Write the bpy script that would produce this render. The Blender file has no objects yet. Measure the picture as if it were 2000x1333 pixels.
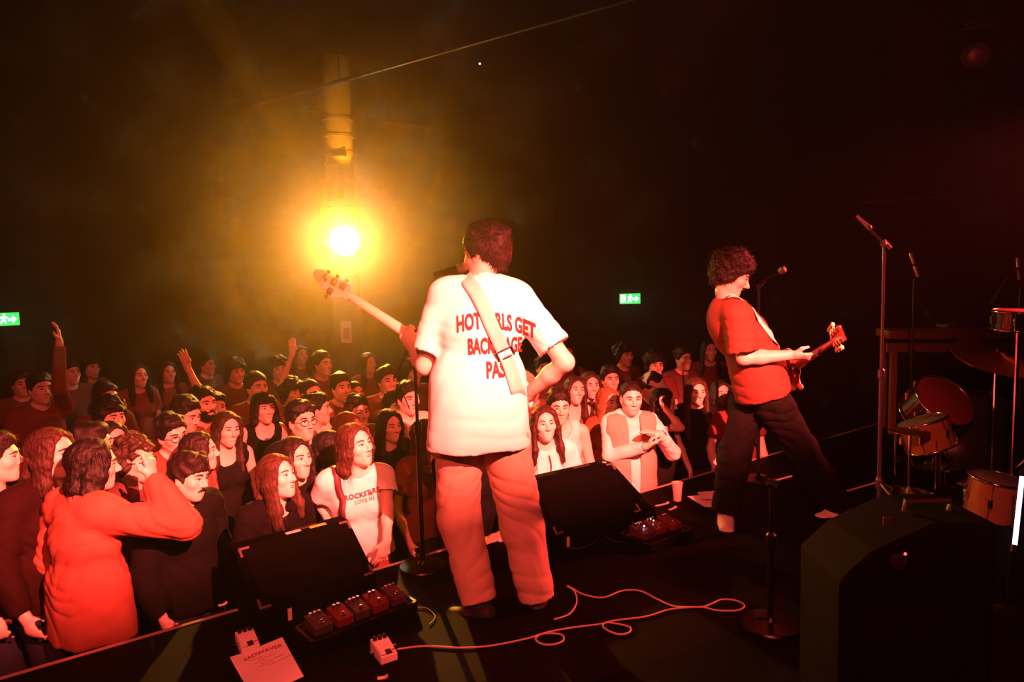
import bpy, bmesh, math, random
import numpy as np
from mathutils import Vector, Matrix, Euler
from mathutils.bvhtree import BVHTree

# ------------------------------------------------------------------ camera, world, light, exposure
sc = bpy.context.scene
COL = sc.collection
IMG_W, IMG_H, FPX = 2000.0, 1333.0, 1333.0          # the photograph's frame, focal length in its pixels
CAM_Z, PITCH, ROLL = 1.50, math.radians(5.0), math.radians(1.5)
FLOOR_Z = -0.90                                      # the audience stands lower than the stage (z = 0)
cam_data = bpy.data.cameras.new('camera')
cam_data.sensor_width = 36.0
cam_data.lens = FPX / IMG_W * 36.0
cam_data.clip_start = 0.02
cam = bpy.data.objects.new('camera', cam_data)
COL.objects.link(cam)
CAM_R = (Matrix.Rotation(math.radians(90) - PITCH, 3, 'X') @ Matrix.Rotation(-ROLL, 3, 'Z'))
cam.matrix_world = Matrix.Translation((0, 0, CAM_Z)) @ CAM_R.to_4x4()
sc.camera = cam

world = bpy.data.worlds.new('dark_hall')
sc.world = world
world.use_nodes = True
world.node_tree.nodes['Background'].inputs[0].default_value = (0.010, 0.006, 0.005, 1)
world.node_tree.nodes['Background'].inputs[1].default_value = 0.05

nt_ = world.node_tree                                            # thin stage haze filling the whole hall
add_ = nt_.nodes.new('ShaderNodeAddShader')
for k_, (dens, g_) in enumerate(((0.0046, 0.91), (0.0003, 0.0))):
    vs = nt_.nodes.new('ShaderNodeVolumeScatter')
    vs.inputs['Color'].default_value = (1, 1, 1, 1); vs.inputs['Density'].default_value = dens; vs.inputs['Anisotropy'].default_value = g_
    nt_.links.new(vs.outputs[0], add_.inputs[k_])
nt_.links.new(add_.outputs[0], nt_.nodes['World Output'].inputs['Volume'])
RED = (1.0, 0.095, 0.068)
AMBER = (1.0, 0.31, 0.014)
def spot(name, loc, target, power, color, angle, blend=0.2, size=0.06):
    d = bpy.data.lights.new(name, 'SPOT')
    d.energy = power; d.color = color; d.spot_size = math.radians(angle)
    d.spot_blend = blend; d.shadow_soft_size = size
    o = bpy.data.objects.new(name, d); COL.objects.link(o)
    o.location = loc
    o.rotation_euler = (Vector(target) - Vector(loc)).to_track_quat('-Z', 'Y').to_euler()
    return o
KEY_LOC = (1.75, -0.75, 3.55)
KEY_AIM = (KEY_LOC[0] - 1.9, KEY_LOC[1] + 4.0, KEY_LOC[2] - 2.35)
spot('red_key_light', KEY_LOC, KEY_AIM, 21000, RED, 54, 0.35, 0.022)
spot('red_wash_light', (-0.5, -1.3, 3.5), (-0.6, 3.4, 0.4), 1150, (1.0, 0.082, 0.058), 70, 0.5, 0.08)
CROSS_LOC, CROSS_AIM = (6.1, 5.3, 3.0), (0.9, 3.7, 1.0)
TOP_LOC, TOP_AIM = (2.5, 5.6, 4.45), (-1.6, 5.6, 0.4)
spot('red_cross_light', CROSS_LOC, CROSS_AIM, 4200, (1.0, 0.06, 0.045), 24, 0.5, 0.05)
spot('red_top_light', TOP_LOC, TOP_AIM, 650, (1.0, 0.05, 0.03), 46, 0.7, 0.08)
sc.view_settings.view_transform = 'Standard'
sc.view_settings.look = 'None'
sc.view_settings.gamma = 1.0
sc.view_settings.use_curve_mapping = False
sc.view_settings.exposure = 0.0
sc.cycles.volume_bounces = 0
sc.cycles.max_bounces = 5
sc.cycles.diffuse_bounces = 2
sc.cycles.glossy_bounces = 2
sc.cycles.transmission_bounces = 3
sc.cycles.transparent_max_bounces = 4
sc.cycles.sample_clamp_indirect = 4.0
sc.cycles.use_fast_gi = False
sc.cycles.adaptive_threshold = 0.03

# ------------------------------------------------------------------ pixel -> place
def ray(u, v):
    d = Vector(((u - IMG_W / 2) / FPX, -(v - IMG_H / 2) / FPX, -1.0))
    return (CAM_R @ d)
def at_z(u, v, z):
    d = ray(u, v); t = (z - CAM_Z) / d.z
    return Vector((d.x * t, d.y * t, z))
def at_y(u, v, y):
    d = ray(u, v); t = y / d.y
    return Vector((d.x * t, y, CAM_Z + d.z * t))
# ------------------------------------------------------------------ implicit surfaces -> meshes
def V3(*a): return np.array(a, dtype=np.float64)
def unit(v):
    v = np.asarray(v, dtype=np.float64); n = np.linalg.norm(v)
    return v / n if n > 1e-9 else v
def blob(a, b, r0, r1=None, side=None, k=0.02, cap=None, op='u'):
    """a tapered limb a->b with elliptic section r=(across side, other); a == b gives an ellipsoid (cap = third radius)"""
    if r1 is None: r1 = r0
    if not hasattr(r0, '__len__'): r0 = (r0, r0)
    if not hasattr(r1, '__len__'): r1 = (r1, r1)
    return dict(a=np.asarray(a, float), b=np.asarray(b, float), r0=r0, r1=r1, side=side, k=k, cap=cap, op=op)
def ell(c, r, R=None, k=0.02, op='u'):
    """ellipsoid with radii r along the columns of R"""
    if R is None: R = np.eye(3)
    b = blob(c, c, (r[0], r[1]), None, R[:, 0], k, r[2], op); b['w'] = R[:, 2]
    return b
def blob_frame(b):
    ab = b['b'] - b['a']; L = np.linalg.norm(ab)
    w = ab / L if L > 1e-6 else np.asarray(b.get('w', (0, 0, 1.0)))
    s = b['side']
    if s is None: s = (1, 0, 0) if abs(w[0]) < .9 else (0, 1, 0)
    s = np.asarray(s, float); s = s - w * np.dot(s, w)
    if np.linalg.norm(s) < 1e-6: s = np.cross(w, (0.3, 1, .2))
    s = unit(s); q = np.cross(w, s)
    return w, s, q, L
def eval_blob(b, X, Y, Z):
    w, s, q, L = blob_frame(b)
    px, py, pz = X - b['a'][0], Y - b['a'][1], Z - b['a'][2]
    al = px * w[0] + py * w[1] + pz * w[2]
    if L > 1e-6:
        t = np.clip(al / L, 0, 1)
        rx = b['r0'][0] + t * (b['r1'][0] - b['r0'][0]); ry = b['r0'][1] + t * (b['r1'][1] - b['r0'][1])
        e = al - t * L
        rc = b['cap'] if b['cap'] else np.minimum(rx, ry)
    else:
        rx, ry = b['r0']; e = al; rc = b['cap'] or min(rx, ry)
    xs = (px * s[0] + py * s[1] + pz * s[2]) / rx
    yq = (px * q[0] + py * q[1] + pz * q[2]) / ry
    ez = e / rc
    k0 = np.sqrt(xs * xs + yq * yq + ez * ez) + 1e-9
    k1 = np.sqrt((xs / rx) ** 2 + (yq / ry) ** 2 + (ez / rc) ** 2) + 1e-9
    return k0 * (k0 - 1) / k1
def blob_bbox(b, m):
    r = max(max(b['r0']), max(b['r1']), b['cap'] or 0) + b['k'] + m
    return np.minimum(b['a'], b['b']) - r, np.maximum(b['a'], b['b']) + r
def bounds_of(blobs, m=0.03):
    lo = np.full(3, 1e9); hi = -lo
    for b in blobs:
        if b['op'] != 'u': continue
        r = max(max(b['r0']), max(b['r1']), b['cap'] or 0) + m
        lo = np.minimum(lo, np.minimum(b['a'], b['b']) - r); hi = np.maximum(hi, np.maximum(b['a'], b['b']) + r)
    return lo, hi
def sample(blobs, lo, hi, h, cuts=(), disp=None):
    n = np.maximum(np.ceil((hi - lo) / h).astype(int) + 1, 3)
    ax = [lo[i] + np.arange(n[i]) * h for i in range(3)]
    X, Y, Z = ax[0][:, None, None], ax[1][None, :, None], ax[2][None, None, :]
    D = np.full(n, 0.2, dtype=np.float64)
    for b in blobs:
        l, u = blob_bbox(b, 2.5 * h + 0.012)
        i0 = np.clip(np.floor((l - lo) / h).astype(int), 0, n); i1 = np.clip(np.ceil((u - lo) / h).astype(int) + 1, 0, n)
        if (i1 <= i0).any(): continue
        sl = tuple(slice(i0[i], i1[i]) for i in range(3))
        d = eval_blob(b, ax[0][sl[0]][:, None, None], ax[1][sl[1]][None, :, None], ax[2][sl[2]][None, None, :])
        o = D[sl]; k = b['k']
        if b['op'] == 'u':
            hh = np.maximum(k - np.abs(o - d), 0) / k
            D[sl] = np.minimum(o, d) - hh * hh * k * .25
        else:
            hh = np.maximum(k - np.abs(o + d), 0) / k
            D[sl] = np.maximum(o, -d) + hh * hh * k * .25
    if disp is not None: D = D + disp(X, Y, Z)
    C = None
    for c in cuts:
        v = c(X, Y, Z) + np.zeros(n)
        C = v if C is None else np.maximum(C, v)
    return D, C, ax
def surface_net(D, C, ax):
    """one vertex per crossed cell; returns verts, quads and a flag for vertices lying on a cut"""
    F = D if C is None else np.maximum(D, C)
    n = np.array(F.shape); s = F < 0
    off = [(i, j, k) for i in (0, 1) for j in (0, 1) for k in (0, 1)]
    cnt = sum(s[i:n[0]-1+i, j:n[1]-1+j, k:n[2]-1+k].astype(np.int8) for i, j, k in off)
    act = (cnt > 0) & (cnt < 8)
    I, J, K = np.nonzero(act)
    if len(I) == 0: return np.zeros((0, 3)), np.zeros((0, 4), int), np.zeros(0, bool)
    vals = np.stack([F[I+i, J+j, K+k] for i, j, k in off], 1)
    cor = np.array(off, float)
    acc = np.zeros((len(I), 3)); num = np.zeros(len(I))
    for a in range(8):
        for b in range(a + 1, 8):
            if sum(abs(off[a][q] - off[b][q]) for q in range(3)) != 1: continue
            va, vb = vals[:, a], vals[:, b]
            m = (va < 0) != (vb < 0)
            t = np.where(m, va / np.where(m, va - vb, 1), 0)
            acc += np.where(m[:, None], cor[a] + t[:, None] * (cor[b] - cor[a]), 0); num += m
    p = acc / num[:, None]
    h = ax[0][1] - ax[0][0]
    verts = np.stack([ax[0][I], ax[1][J], ax[2][K]], 1) + p * h
    if C is not None:
        dm = sum(D[I+i, J+j, K+k] for i, j, k in off); cm = sum(C[I+i, J+j, K+k] for i, j, k in off)
        oncut = cm > dm
    else: oncut = np.zeros(len(I), bool)
    idx = -np.ones(act.shape, int); idx[I, J, K] = np.arange(len(I))
    quads = []
    for axis in range(3):
        o1, o2 = [(1, 2), (2, 0), (0, 1)][axis]
        sl_a = [slice(1, n[q] - 1) for q in range(3)]; sl_a[axis] = slice(0, n[axis] - 1)
        sl_b = list(sl_a); sl_b[axis] = slice(1, n[axis])
        sa, sb = s[tuple(sl_a)], s[tuple(sl_b)]
        P = np.nonzero(sa != sb)
        if len(P[0]) == 0: continue
        base = [P[q] + (0 if q == axis else 1) for q in range(3)]
        def cell(d1, d2):
            c = [base[0].copy(), base[1].copy(), base[2].copy()]
            c[o1] = c[o1] - d1; c[o2] = c[o2] - d2
            return idx[c[0], c[1], c[2]]
        q = np.stack([cell(0, 0), cell(1, 0), cell(1, 1), cell(0, 1)], 1)
        fl = ~sa[P]
        q[fl] = q[fl][:, ::-1]
        quads.append(q)
    quads = np.concatenate(quads) if quads else np.zeros((0, 4), int)
    quads = quads[(quads >= 0).all(1)]
    return verts, quads, oncut
def polygonize(blobs, h, cuts=(), disp=None, bounds=None, open_cuts=True):
    lo, hi = bounds if bounds is not None else bounds_of(blobs, 3 * h + .01)
    D, C, ax = sample(blobs, np.asarray(lo, float), np.asarray(hi, float), h, cuts, disp)
    v, q, oc = surface_net(D, C, ax)
    if open_cuts and C is not None and len(q): q = q[~oc[q].all(1)]
    return v, q
def compact(v, q):
    used = np.zeros(len(v), bool); used[q.ravel()] = True
    m = np.cumsum(used) - 1
    return v[used], m[q]
def smooth_mesh(v, q, it=1, f=.5):
    for _ in range(it):
        acc = np.zeros_like(v); num = np.zeros(len(v))
        for a in range(4):
            b = (a + 1) % 4
            np.add.at(acc, q[:, a], v[q[:, b]]); np.add.at(num, q[:, a], 1)
            np.add.at(acc, q[:, b], v[q[:, a]]); np.add.at(num, q[:, b], 1)
        ok = num > 0
        v = v.copy(); v[ok] = v[ok] * (1 - f) + f * acc[ok] / num[ok][:, None]
    return v
class Geo:
    """collects vertices and faces with a material index, becomes ONE mesh"""
    def __init__(s): s.v = []; s.f = []; s.m = []; s.n = 0
    def add(s, v, f, mi=0):
        v = np.asarray(v, float)
        s.v.append(v); s.f.extend([tuple(int(i) + s.n for i in q) for q in f]); s.m.extend([mi] * len(f)); s.n += len(v)
    def mesh(s, name, mats, smooth=True):
        me = bpy.data.meshes.new(name)
        V = np.concatenate(s.v) if s.v else np.zeros((0, 3))
        me.from_pydata(V.tolist(), [], s.f)
        for m in mats: me.materials.append(m)
        me.polygons.foreach_set('material_index', np.array(s.m, dtype=np.int32))
        me.polygons.foreach_set('use_smooth', np.full(len(s.f), smooth, dtype=bool))
        me.update()
        return me
def uv_sphere(c, r, R=None, nu=10, nv=7):
    v = []; f = []
    R = np.eye(3) if R is None else R
    for j in range(nv + 1):
        th = math.pi * j / nv
        for i in range(nu):
            ph = 2 * math.pi * i / nu
            v.append(np.asarray(c) + R @ (np.array([math.sin(th) * math.cos(ph), math.sin(th) * math.sin(ph), math.cos(th)]) * r))
    for j in range(nv):
        for i in range(nu):
            a, b = j * nu + i, j * nu + (i + 1) % nu
            f.append((a, a + nu, b + nu, b))
    return np.array(v), f
def tube(pts, r, n=8, close=False, cap=True):
    """a round tube along points; r one radius or one per point"""
    P = [np.asarray(p, float) for p in pts]; N = len(P)
    rs = r if hasattr(r, '__len__') else [r] * N
    v = []; f = []; up = None
    for i in range(N):
        a = P[(i - 1) % N] if (close or i > 0) else P[i]; b = P[(i + 1) % N] if (close or i < N - 1) else P[i]
        t = unit(b - a)
        if up is None:
            up = np.cross(t, (0, 0, 1.0)) if abs(t[2]) < .9 else np.cross(t, (1.0, 0, 0))
        up = unit(up - t * np.dot(up, t)); q = np.cross(t, up)
        for k in range(n):
            an = 2 * math.pi * k / n
            v.append(P[i] + rs[i] * (math.cos(an) * up + math.sin(an) * q))
    M = N if close else N - 1
    for i in range(M):
        j = (i + 1) % N
        for k in range(n):
            f.append((i * n + k, i * n + (k + 1) % n, j * n + (k + 1) % n, j * n + k))
    if cap and not close:
        f.append(tuple(range(n - 1, -1, -1))); f.append(tuple((N - 1) * n + k for k in range(n)))
    return np.array(v), f
def catmull(pts, sub=6, close=False):
    P = [np.asarray(p, float) for p in pts]; N = len(P); out = []
    rng = range(N) if close else range(N - 1)
    for i in rng:
        p0 = P[(i - 1) % N] if (close or i > 0) else P[0]; p1 = P[i]; p2 = P[(i + 1) % N]
        p3 = P[(i + 2) % N] if (close or i + 2 < N) else P[-1]
        for s_ in range(sub):
            t = s_ / sub
            out.append(.5 * ((2 * p1) + (-p0 + p2) * t + (2 * p0 - 5 * p1 + 4 * p2 - p3) * t * t + (-p0 + 3 * p1 - 3 * p2 + p3) * t ** 3))
    if not close: out.append(P[-1])
    return out
def sines(seed, n, freq, amp):
    """a cheap smooth noise: a sum of sines with random directions"""
    r = random.Random(seed); T = []
    for _ in range(n):
        d = unit((r.gauss(0, 1), r.gauss(0, 1), r.gauss(0, 1))) * freq * r.uniform(.6, 1.5)
        T.append((d, r.uniform(0, 6.28), amp / math.sqrt(n)))
    def fn(X, Y, Z):
        o = 0
        for d, ph, a in T: o = o + a * np.sin(X * d[0] + Y * d[1] + Z * d[2] + ph)
        return o
    return fn
# ------------------------------------------------------------------ materials (all procedural)
MATS = {}
def mat(name, color, rough=.6, metal=0.0, var=.12, nscale=30.0, bump=0.0, bscale=200.0, stretch=None, spec=.5, emit=None, emit_s=0, coat=0, alpha=None, trans=0):
    if name in MATS: return MATS[name]
    m = bpy.data.materials.new(name); m.use_nodes = True
    nt = m.node_tree; b = nt.nodes['Principled BSDF']
    b.inputs['Roughness'].default_value = rough; b.inputs['Metallic'].default_value = metal
    b.inputs['Specular IOR Level'].default_value = spec
    if coat: b.inputs['Coat Weight'].default_value = coat
    if trans: b.inputs['Transmission Weight'].default_value = trans
    c = tuple(color) + (1,)
    tc = nt.nodes.new('ShaderNodeTexCoord'); co = tc.outputs['Object']
    if stretch:
        mp = nt.nodes.new('ShaderNodeMapping'); mp.inputs['Scale'].default_value = stretch
        nt.links.new(co, mp.inputs['Vector']); co = mp.outputs['Vector']
    nz = nt.nodes.new('ShaderNodeTexNoise'); nz.inputs['Scale'].default_value = nscale; nz.inputs['Detail'].default_value = 3
    nt.links.new(co, nz.inputs['Vector'])
    mx = nt.nodes.new('ShaderNodeMix'); mx.data_type = 'RGBA'
    mx.inputs['A'].default_value = tuple(x * (1 - var) for x in color) + (1,)
    mx.inputs['B'].default_value = tuple(min(1, x * (1 + var)) for x in color) + (1,)
    nt.links.new(nz.outputs['Fac'], mx.inputs['Factor']); nt.links.new(mx.outputs['Result'], b.inputs['Base Color'])
    if bump:
        n2 = nt.nodes.new('ShaderNodeTexNoise'); n2.inputs['Scale'].default_value = bscale; n2.inputs['Detail'].default_value = 2
        nt.links.new(co, n2.inputs['Vector'])
        bp = nt.nodes.new('ShaderNodeBump'); bp.inputs['Strength'].default_value = bump; bp.inputs['Distance'].default_value = .004
        nt.links.new(n2.outputs['Fac'], bp.inputs['Height']); nt.links.new(bp.outputs['Normal'], b.inputs['Normal'])
    if emit:
        b.inputs['Emission Color'].default_value = tuple(emit) + (1,); b.inputs['Emission Strength'].default_value = emit_s
        m.cycles.emission_sampling = 'NONE'
    MATS[name] = m
    return m
def skin_mat(i):
    c = [(.62, .43, .34), (.55, .36, .27), (.68, .50, .42), (.42, .26, .18)][i]
    return mat('skin_%d' % i, c, .5, var=.08, nscale=40, bump=.12, bscale=260)
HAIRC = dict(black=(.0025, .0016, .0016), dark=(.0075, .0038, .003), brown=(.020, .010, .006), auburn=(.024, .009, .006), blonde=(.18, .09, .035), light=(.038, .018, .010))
def hair_mat(c):
    return mat('hair_' + c, HAIRC[c], .6, spec=.3, var=.45, nscale=55, stretch=(3, 3, .5), bump=.8, bscale=70)
def cloth_mat(c, name=None, var=.10):
    n = name or 'cloth_%02d_%02d_%02d' % tuple(int(x * 99) for x in c)
    return mat(n, c, .85, var=var, nscale=14, bump=.25, bscale=420, spec=.07)
M_EYE = mat('eye_white', (.75, .72, .70), .25, var=.03)
M_IRIS = mat('eye_iris', (.03, .02, .015), .12, var=.2)
M_BROW = mat('brow_hair', (.012, .007, .005), .7, var=.3)
M_LIP = mat('lips', (.42, .16, .14), .4, var=.1)
M_TEETH = mat('teeth', (.85, .82, .76), .3, var=.03)
def rubber(): return mat('shoe_sole_rubber', (.6, .57, .52), .7)
def obj(name, me, parent=None, loc=None, rotz=None):
    o = bpy.data.objects.new(name, me); COL.objects.link(o)
    if parent is not None: o.parent = parent
    if loc is not None: o.location = loc
    if rotz is not None: o.rotation_euler = (0, 0, rotz)
    return o
def tag(o, label, cat, group=None, kind=None):
    if label: o['label'] = label
    if cat: o['category'] = cat
    if group: o['group'] = group
    if kind: o['kind'] = kind
    return o
def thing(name, label, cat, loc=(0, 0, 0), rotz=0, group=None):
    o = bpy.data.objects.new(name, None); COL.objects.link(o)
    o.location = loc; o.rotation_euler = (0, 0, rotz); o.empty_display_size = .1
    return tag(o, label, cat, group)
# ------------------------------------------------------------------ people
def rot(yaw=0, pitch=0, roll=0):
    """columns right, forward, up; yaw left +, pitch down +, roll to the own right +"""
    R = Euler((-pitch, roll, yaw), 'XYZ').to_matrix() if False else (Matrix.Rotation(yaw, 3, 'Z') @ Matrix.Rotation(-pitch, 3, 'X') @ Matrix.Rotation(roll, 3, 'Y'))
    return np.array(R)
def ik(S, W, l1, l2, pole):
    d = W - S; L = np.linalg.norm(d)
    if L > (l1 + l2) * .995: W = S + d / L * (l1 + l2) * .995; d = W - S; L = np.linalg.norm(d)
    a = (l1 * l1 - l2 * l2 + L * L) / (2 * L); hh = math.sqrt(max(l1 * l1 - a * a, 0))
    w = d / L; p = np.asarray(pole, float); p = unit(p - w * np.dot(p, w))
    return S + w * a + p * hh, W
def flat_end(b, pc, n):
    b['flat'] = (np.asarray(pc, float), unit(n)); return b
_eval0 = eval_blob
def eval_blob(b, X, Y, Z):
    d = _eval0(b, X, Y, Z)
    if 'flat' in b:
        pc, n = b['flat']
        d = np.maximum(d, (X - pc[0]) * n[0] + (Y - pc[1]) * n[1] + (Z - pc[2]) * n[2])
    return d
def drop_flat(v, q, flats, h, R):
    """open the flat ends of sleeves, hems and legs"""
    if not len(q): return q
    keep = np.ones(len(q), bool)
    e1 = v[q[:, 2]] - v[q[:, 0]]; e2 = v[q[:, 3]] - v[q[:, 1]]
    nn = np.cross(e1, e2); nn /= (np.linalg.norm(nn, axis=1)[:, None] + 1e-12)
    c = v[q].mean(1)
    for pc, n in flats:
        r = R
        if isinstance(pc, tuple): pc, r = pc
        keep &= ~((np.abs((c - pc) @ n) < .6 * h) & (np.linalg.norm(c - pc, axis=1) < r) & (np.abs(nn @ n) > .75))
    return q[keep]

def hand_blobs(W, d, n, t, s=1.0, curl=.5, spread=.0, thumb=.3, curls=None):
    """W wrist, d along the fingers, n out of the palm, t towards the thumb"""
    d, n = unit(d), unit(n); n = unit(n - d * np.dot(n, d)); t = unit(np.asarray(t) - d * np.dot(t, d) - n * np.dot(t, n))
    B = [blob(W - d * .01, W + d * .03 * s, (.027 * s, .019 * s), (.034 * s, .017 * s), t, k=.015),
         blob(W + d * .03 * s, W + d * .085 * s, (.034 * s, .016 * s), (.040 * s, .0135 * s), t, k=.012)]
    Ls = [.072, .080, .075, .060]
    for i in range(4):
        off = .030 - .020 * i
        cu = (curls[i] if curls else curl) + .05 * i
        b0 = W + d * (.088 - .004 * abs(i - 1)) * s + t * off * s
        dirs = unit(d + t * (off * 6 * spread))
        def bend(a): return unit(dirs * math.cos(a) + n * math.sin(a))
        L = Ls[i] * s
        p1 = b0 + bend(cu * .7) * L * .48; p2 = p1 + bend(cu * 1.7) * L * .32; p3 = p2 + bend(cu * 2.3) * L * .24
        B += [blob(b0 - d * .012, p1, .0098 * s, .0088 * s, k=.007), blob(p1, p2, .0088 * s, .008 * s, k=.004), blob(p2, p3, .008 * s, .0066 * s, k=.004)]
    tb = W + d * .022 * s + t * .028 * s + n * .004
    t1 = tb + unit(d * .75 + t * (.75 - thumb * .5) + n * (.25 + thumb * .6)) * .040 * s
    t2 = t1 + unit(d * .9 + t * (.25 - thumb * .5) + n * (.15 + thumb * .6)) * .034 * s
    B += [blob(tb - t * .012, t1, .0145 * s, .0115 * s, k=.012), blob(t1, t2, .0112 * s, .008 * s, k=.005)]
    return B

def head_blobs(c, R, s, sex, jaw=1.0, nose=1.0):
    def T(x, y, z): return c + R @ (V3(x, y, z) * s)
    f = sex == 'f'; jw = (.80 if f else .93) * jaw
    E = lambda p, r, k=.02, op='u': ell(T(*p), tuple(x * s for x in r), R, k * s, op)
    def Bl(a, b, r0, r1=None, k=.012, op='u', side=None):
        sc_ = lambda r: tuple(x * s for x in r) if hasattr(r, '__len__') else r * s
        return blob(T(*a), T(*b), sc_(r0), sc_(r1) if r1 is not None else None, R[:, 0] if side is None else side, k * s, None, op)
    B = [E((0, -.014, .036), (.076, .096, .084), .02),
         E((0, .018, -.020), (.064 * (.96 if f else 1), .070, .088), .04),
         Bl((0, .030, -.068), (0, .055, -.094), (.042 * jw, .034), (.021 * jw, .018), .032),
         Bl((-.050 * jw, .0, -.050), (-.017 * jw, .052, -.095), .018, .014, .03), Bl((.050 * jw, .0, -.050), (.017 * jw, .052, -.095), .018, .014, .03),
         E((0, .066, -.103), (.017 * jw, .013, .013), .018),
         E((-.043, .056, -.022), (.020, .020, .017), .028), E((.043, .056, -.022), (.020, .020, .017), .028),
         Bl((-.034, .077, .024), (.034, .077, .024), .010 if f else .0125, None, .018),
         E((0, .071, -.066), (.027, .013, .020), .025)]
    for sx in (-1, 1): B.append(E((sx * .031, .094, .004), (.017, .015, .0125), .014, 's'))
    B += [Bl((0, .083, .016), (0, .1075 * nose, -.026), .0075, .0105, .012),
          E((0, .1075 * nose, -.030), (.0115, .0105, .0095), .008),
          E((-.0135, .096, -.034), (.0085, .009, .0075), .007), E((.0135, .096, -.034), (.0085, .009, .0075), .007),
          Bl((-.020, .0775, -.0585), (.020, .0775, -.0585), .0055, None, .008), Bl((-.016, .0770, -.0695), (.016, .0770, -.0695), .0060, None, .008),
          Bl((-.024, .091, -.0635), (.024, .091, -.0635), .0042, None, .006, 's')]
    for sx in (-1, 1):
        B += [Bl((sx * .018, .0825, .0125), (sx * .046, .071, .0105), .0068, .0055, .006),      # upper lid
              E((sx * .078, -.006, -.010), (.009, .021, .031), .012), E((sx * .086, .004, -.008), (.007, .010, .016), .006, 's')]
    return B
def surf(blobs, p0, d, n=60, L=.09):
    """first surface point from p0 going along d"""
    t = np.linspace(0, L, n)
    X, Y, Z = p0[0] + d[0] * t, p0[1] + d[1] * t, p0[2] + d[2] * t
    D = np.full(n, .2)
    for b in blobs:
        e = eval_blob(b, X, Y, Z); k = b['k']
        if b['op'] == 'u':
            hh = np.maximum(k - np.abs(D - e), 0) / k; D = np.minimum(D, e) - hh * hh * k * .25
        else:
            hh = np.maximum(k - np.abs(D + e), 0) / k; D = np.maximum(D, -e) + hh * hh * k * .25
    i = np.argmax(D < 0)
    return p0 + d * t[i] if D[i] < 0 else None

def face_islands(g, HB, c, R, s, sex, smile=0., lod=1, brow=1.0):
    """eyes, brows and lips laid on the face; material slots 1 white 2 iris 3 hair 4 lips 5 teeth"""
    def on(x, z, out=0.):
        p = surf(HB, c + R @ (V3(x, .135, z) * s), -R[:, 1])
        if p is None: p = c + R @ (V3(x, .08, z) * s)
        return p + R[:, 1] * out * s
    for sx in (-1, 1):
        ec = c + R @ (V3(sx * .031, .0735, .003) * s)
        v, f = uv_sphere(ec, .0128 * s, R, 10, 8); g.add(v, f, 1)
        v, f = uv_sphere(ec + R @ (V3(-sx * .0005, .0078, .0012) * s), .0072 * s, R, 8, 6); g.add(v, f, 2)
        lp = [c + R @ (V3(sx * x, y, z) * s) for x, y, z in ((.0185, .083, .0035), (.025, .0865, .0085), (.033, .0862, .0098), (.041, .0805, .0075), (.046, .073, .003))]
        v, f = tube(catmull(lp, 2), .0022 * s, 5); g.add(v, f, 3)
        bp = [on(sx * x, z, .0005) for x, z in ((.0135, .0245), (.022, .0275), (.033, .0305), (.043, .0290), (.0525, .0240))]
        w = (.0048 if sex == 'm' else .0036) * s * brow
        v, f = tube(catmull(bp, 2), [w * .8, w, w * 1.1, w * 1.1, w * 1.1, w * 1.0, w * .9, w * .7, w * .4], 6); g.add(v, f, 3)
    mw = .0255 + .009 * smile; up = .010 * smile
    for z, r in ((-.0600, .0042), (-.0672 - .006 * smile, .0050)):
        pts = [on(x * mw, z + up * x * x * 1.3, -.0022) for x in (-1, -.6, -.2, .2, .6, 1)]
        rr = [r * s * q for q in (.25, .8, 1, 1, .8, .25)]
        v, f = tube(pts, rr, 6); g.add(v, f, 4)
    if smile > .5:
        pts = [on(x * mw * .85, -.0635 - .003 * smile + up * x * x * 1.2, -.003) for x in (-1, -.5, 0, .5, 1)]
        v, f = tube(pts, [.002 * s, .0055 * s, .0065 * s, .0055 * s, .002 * s], 6); g.add(v, f, 5)

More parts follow.
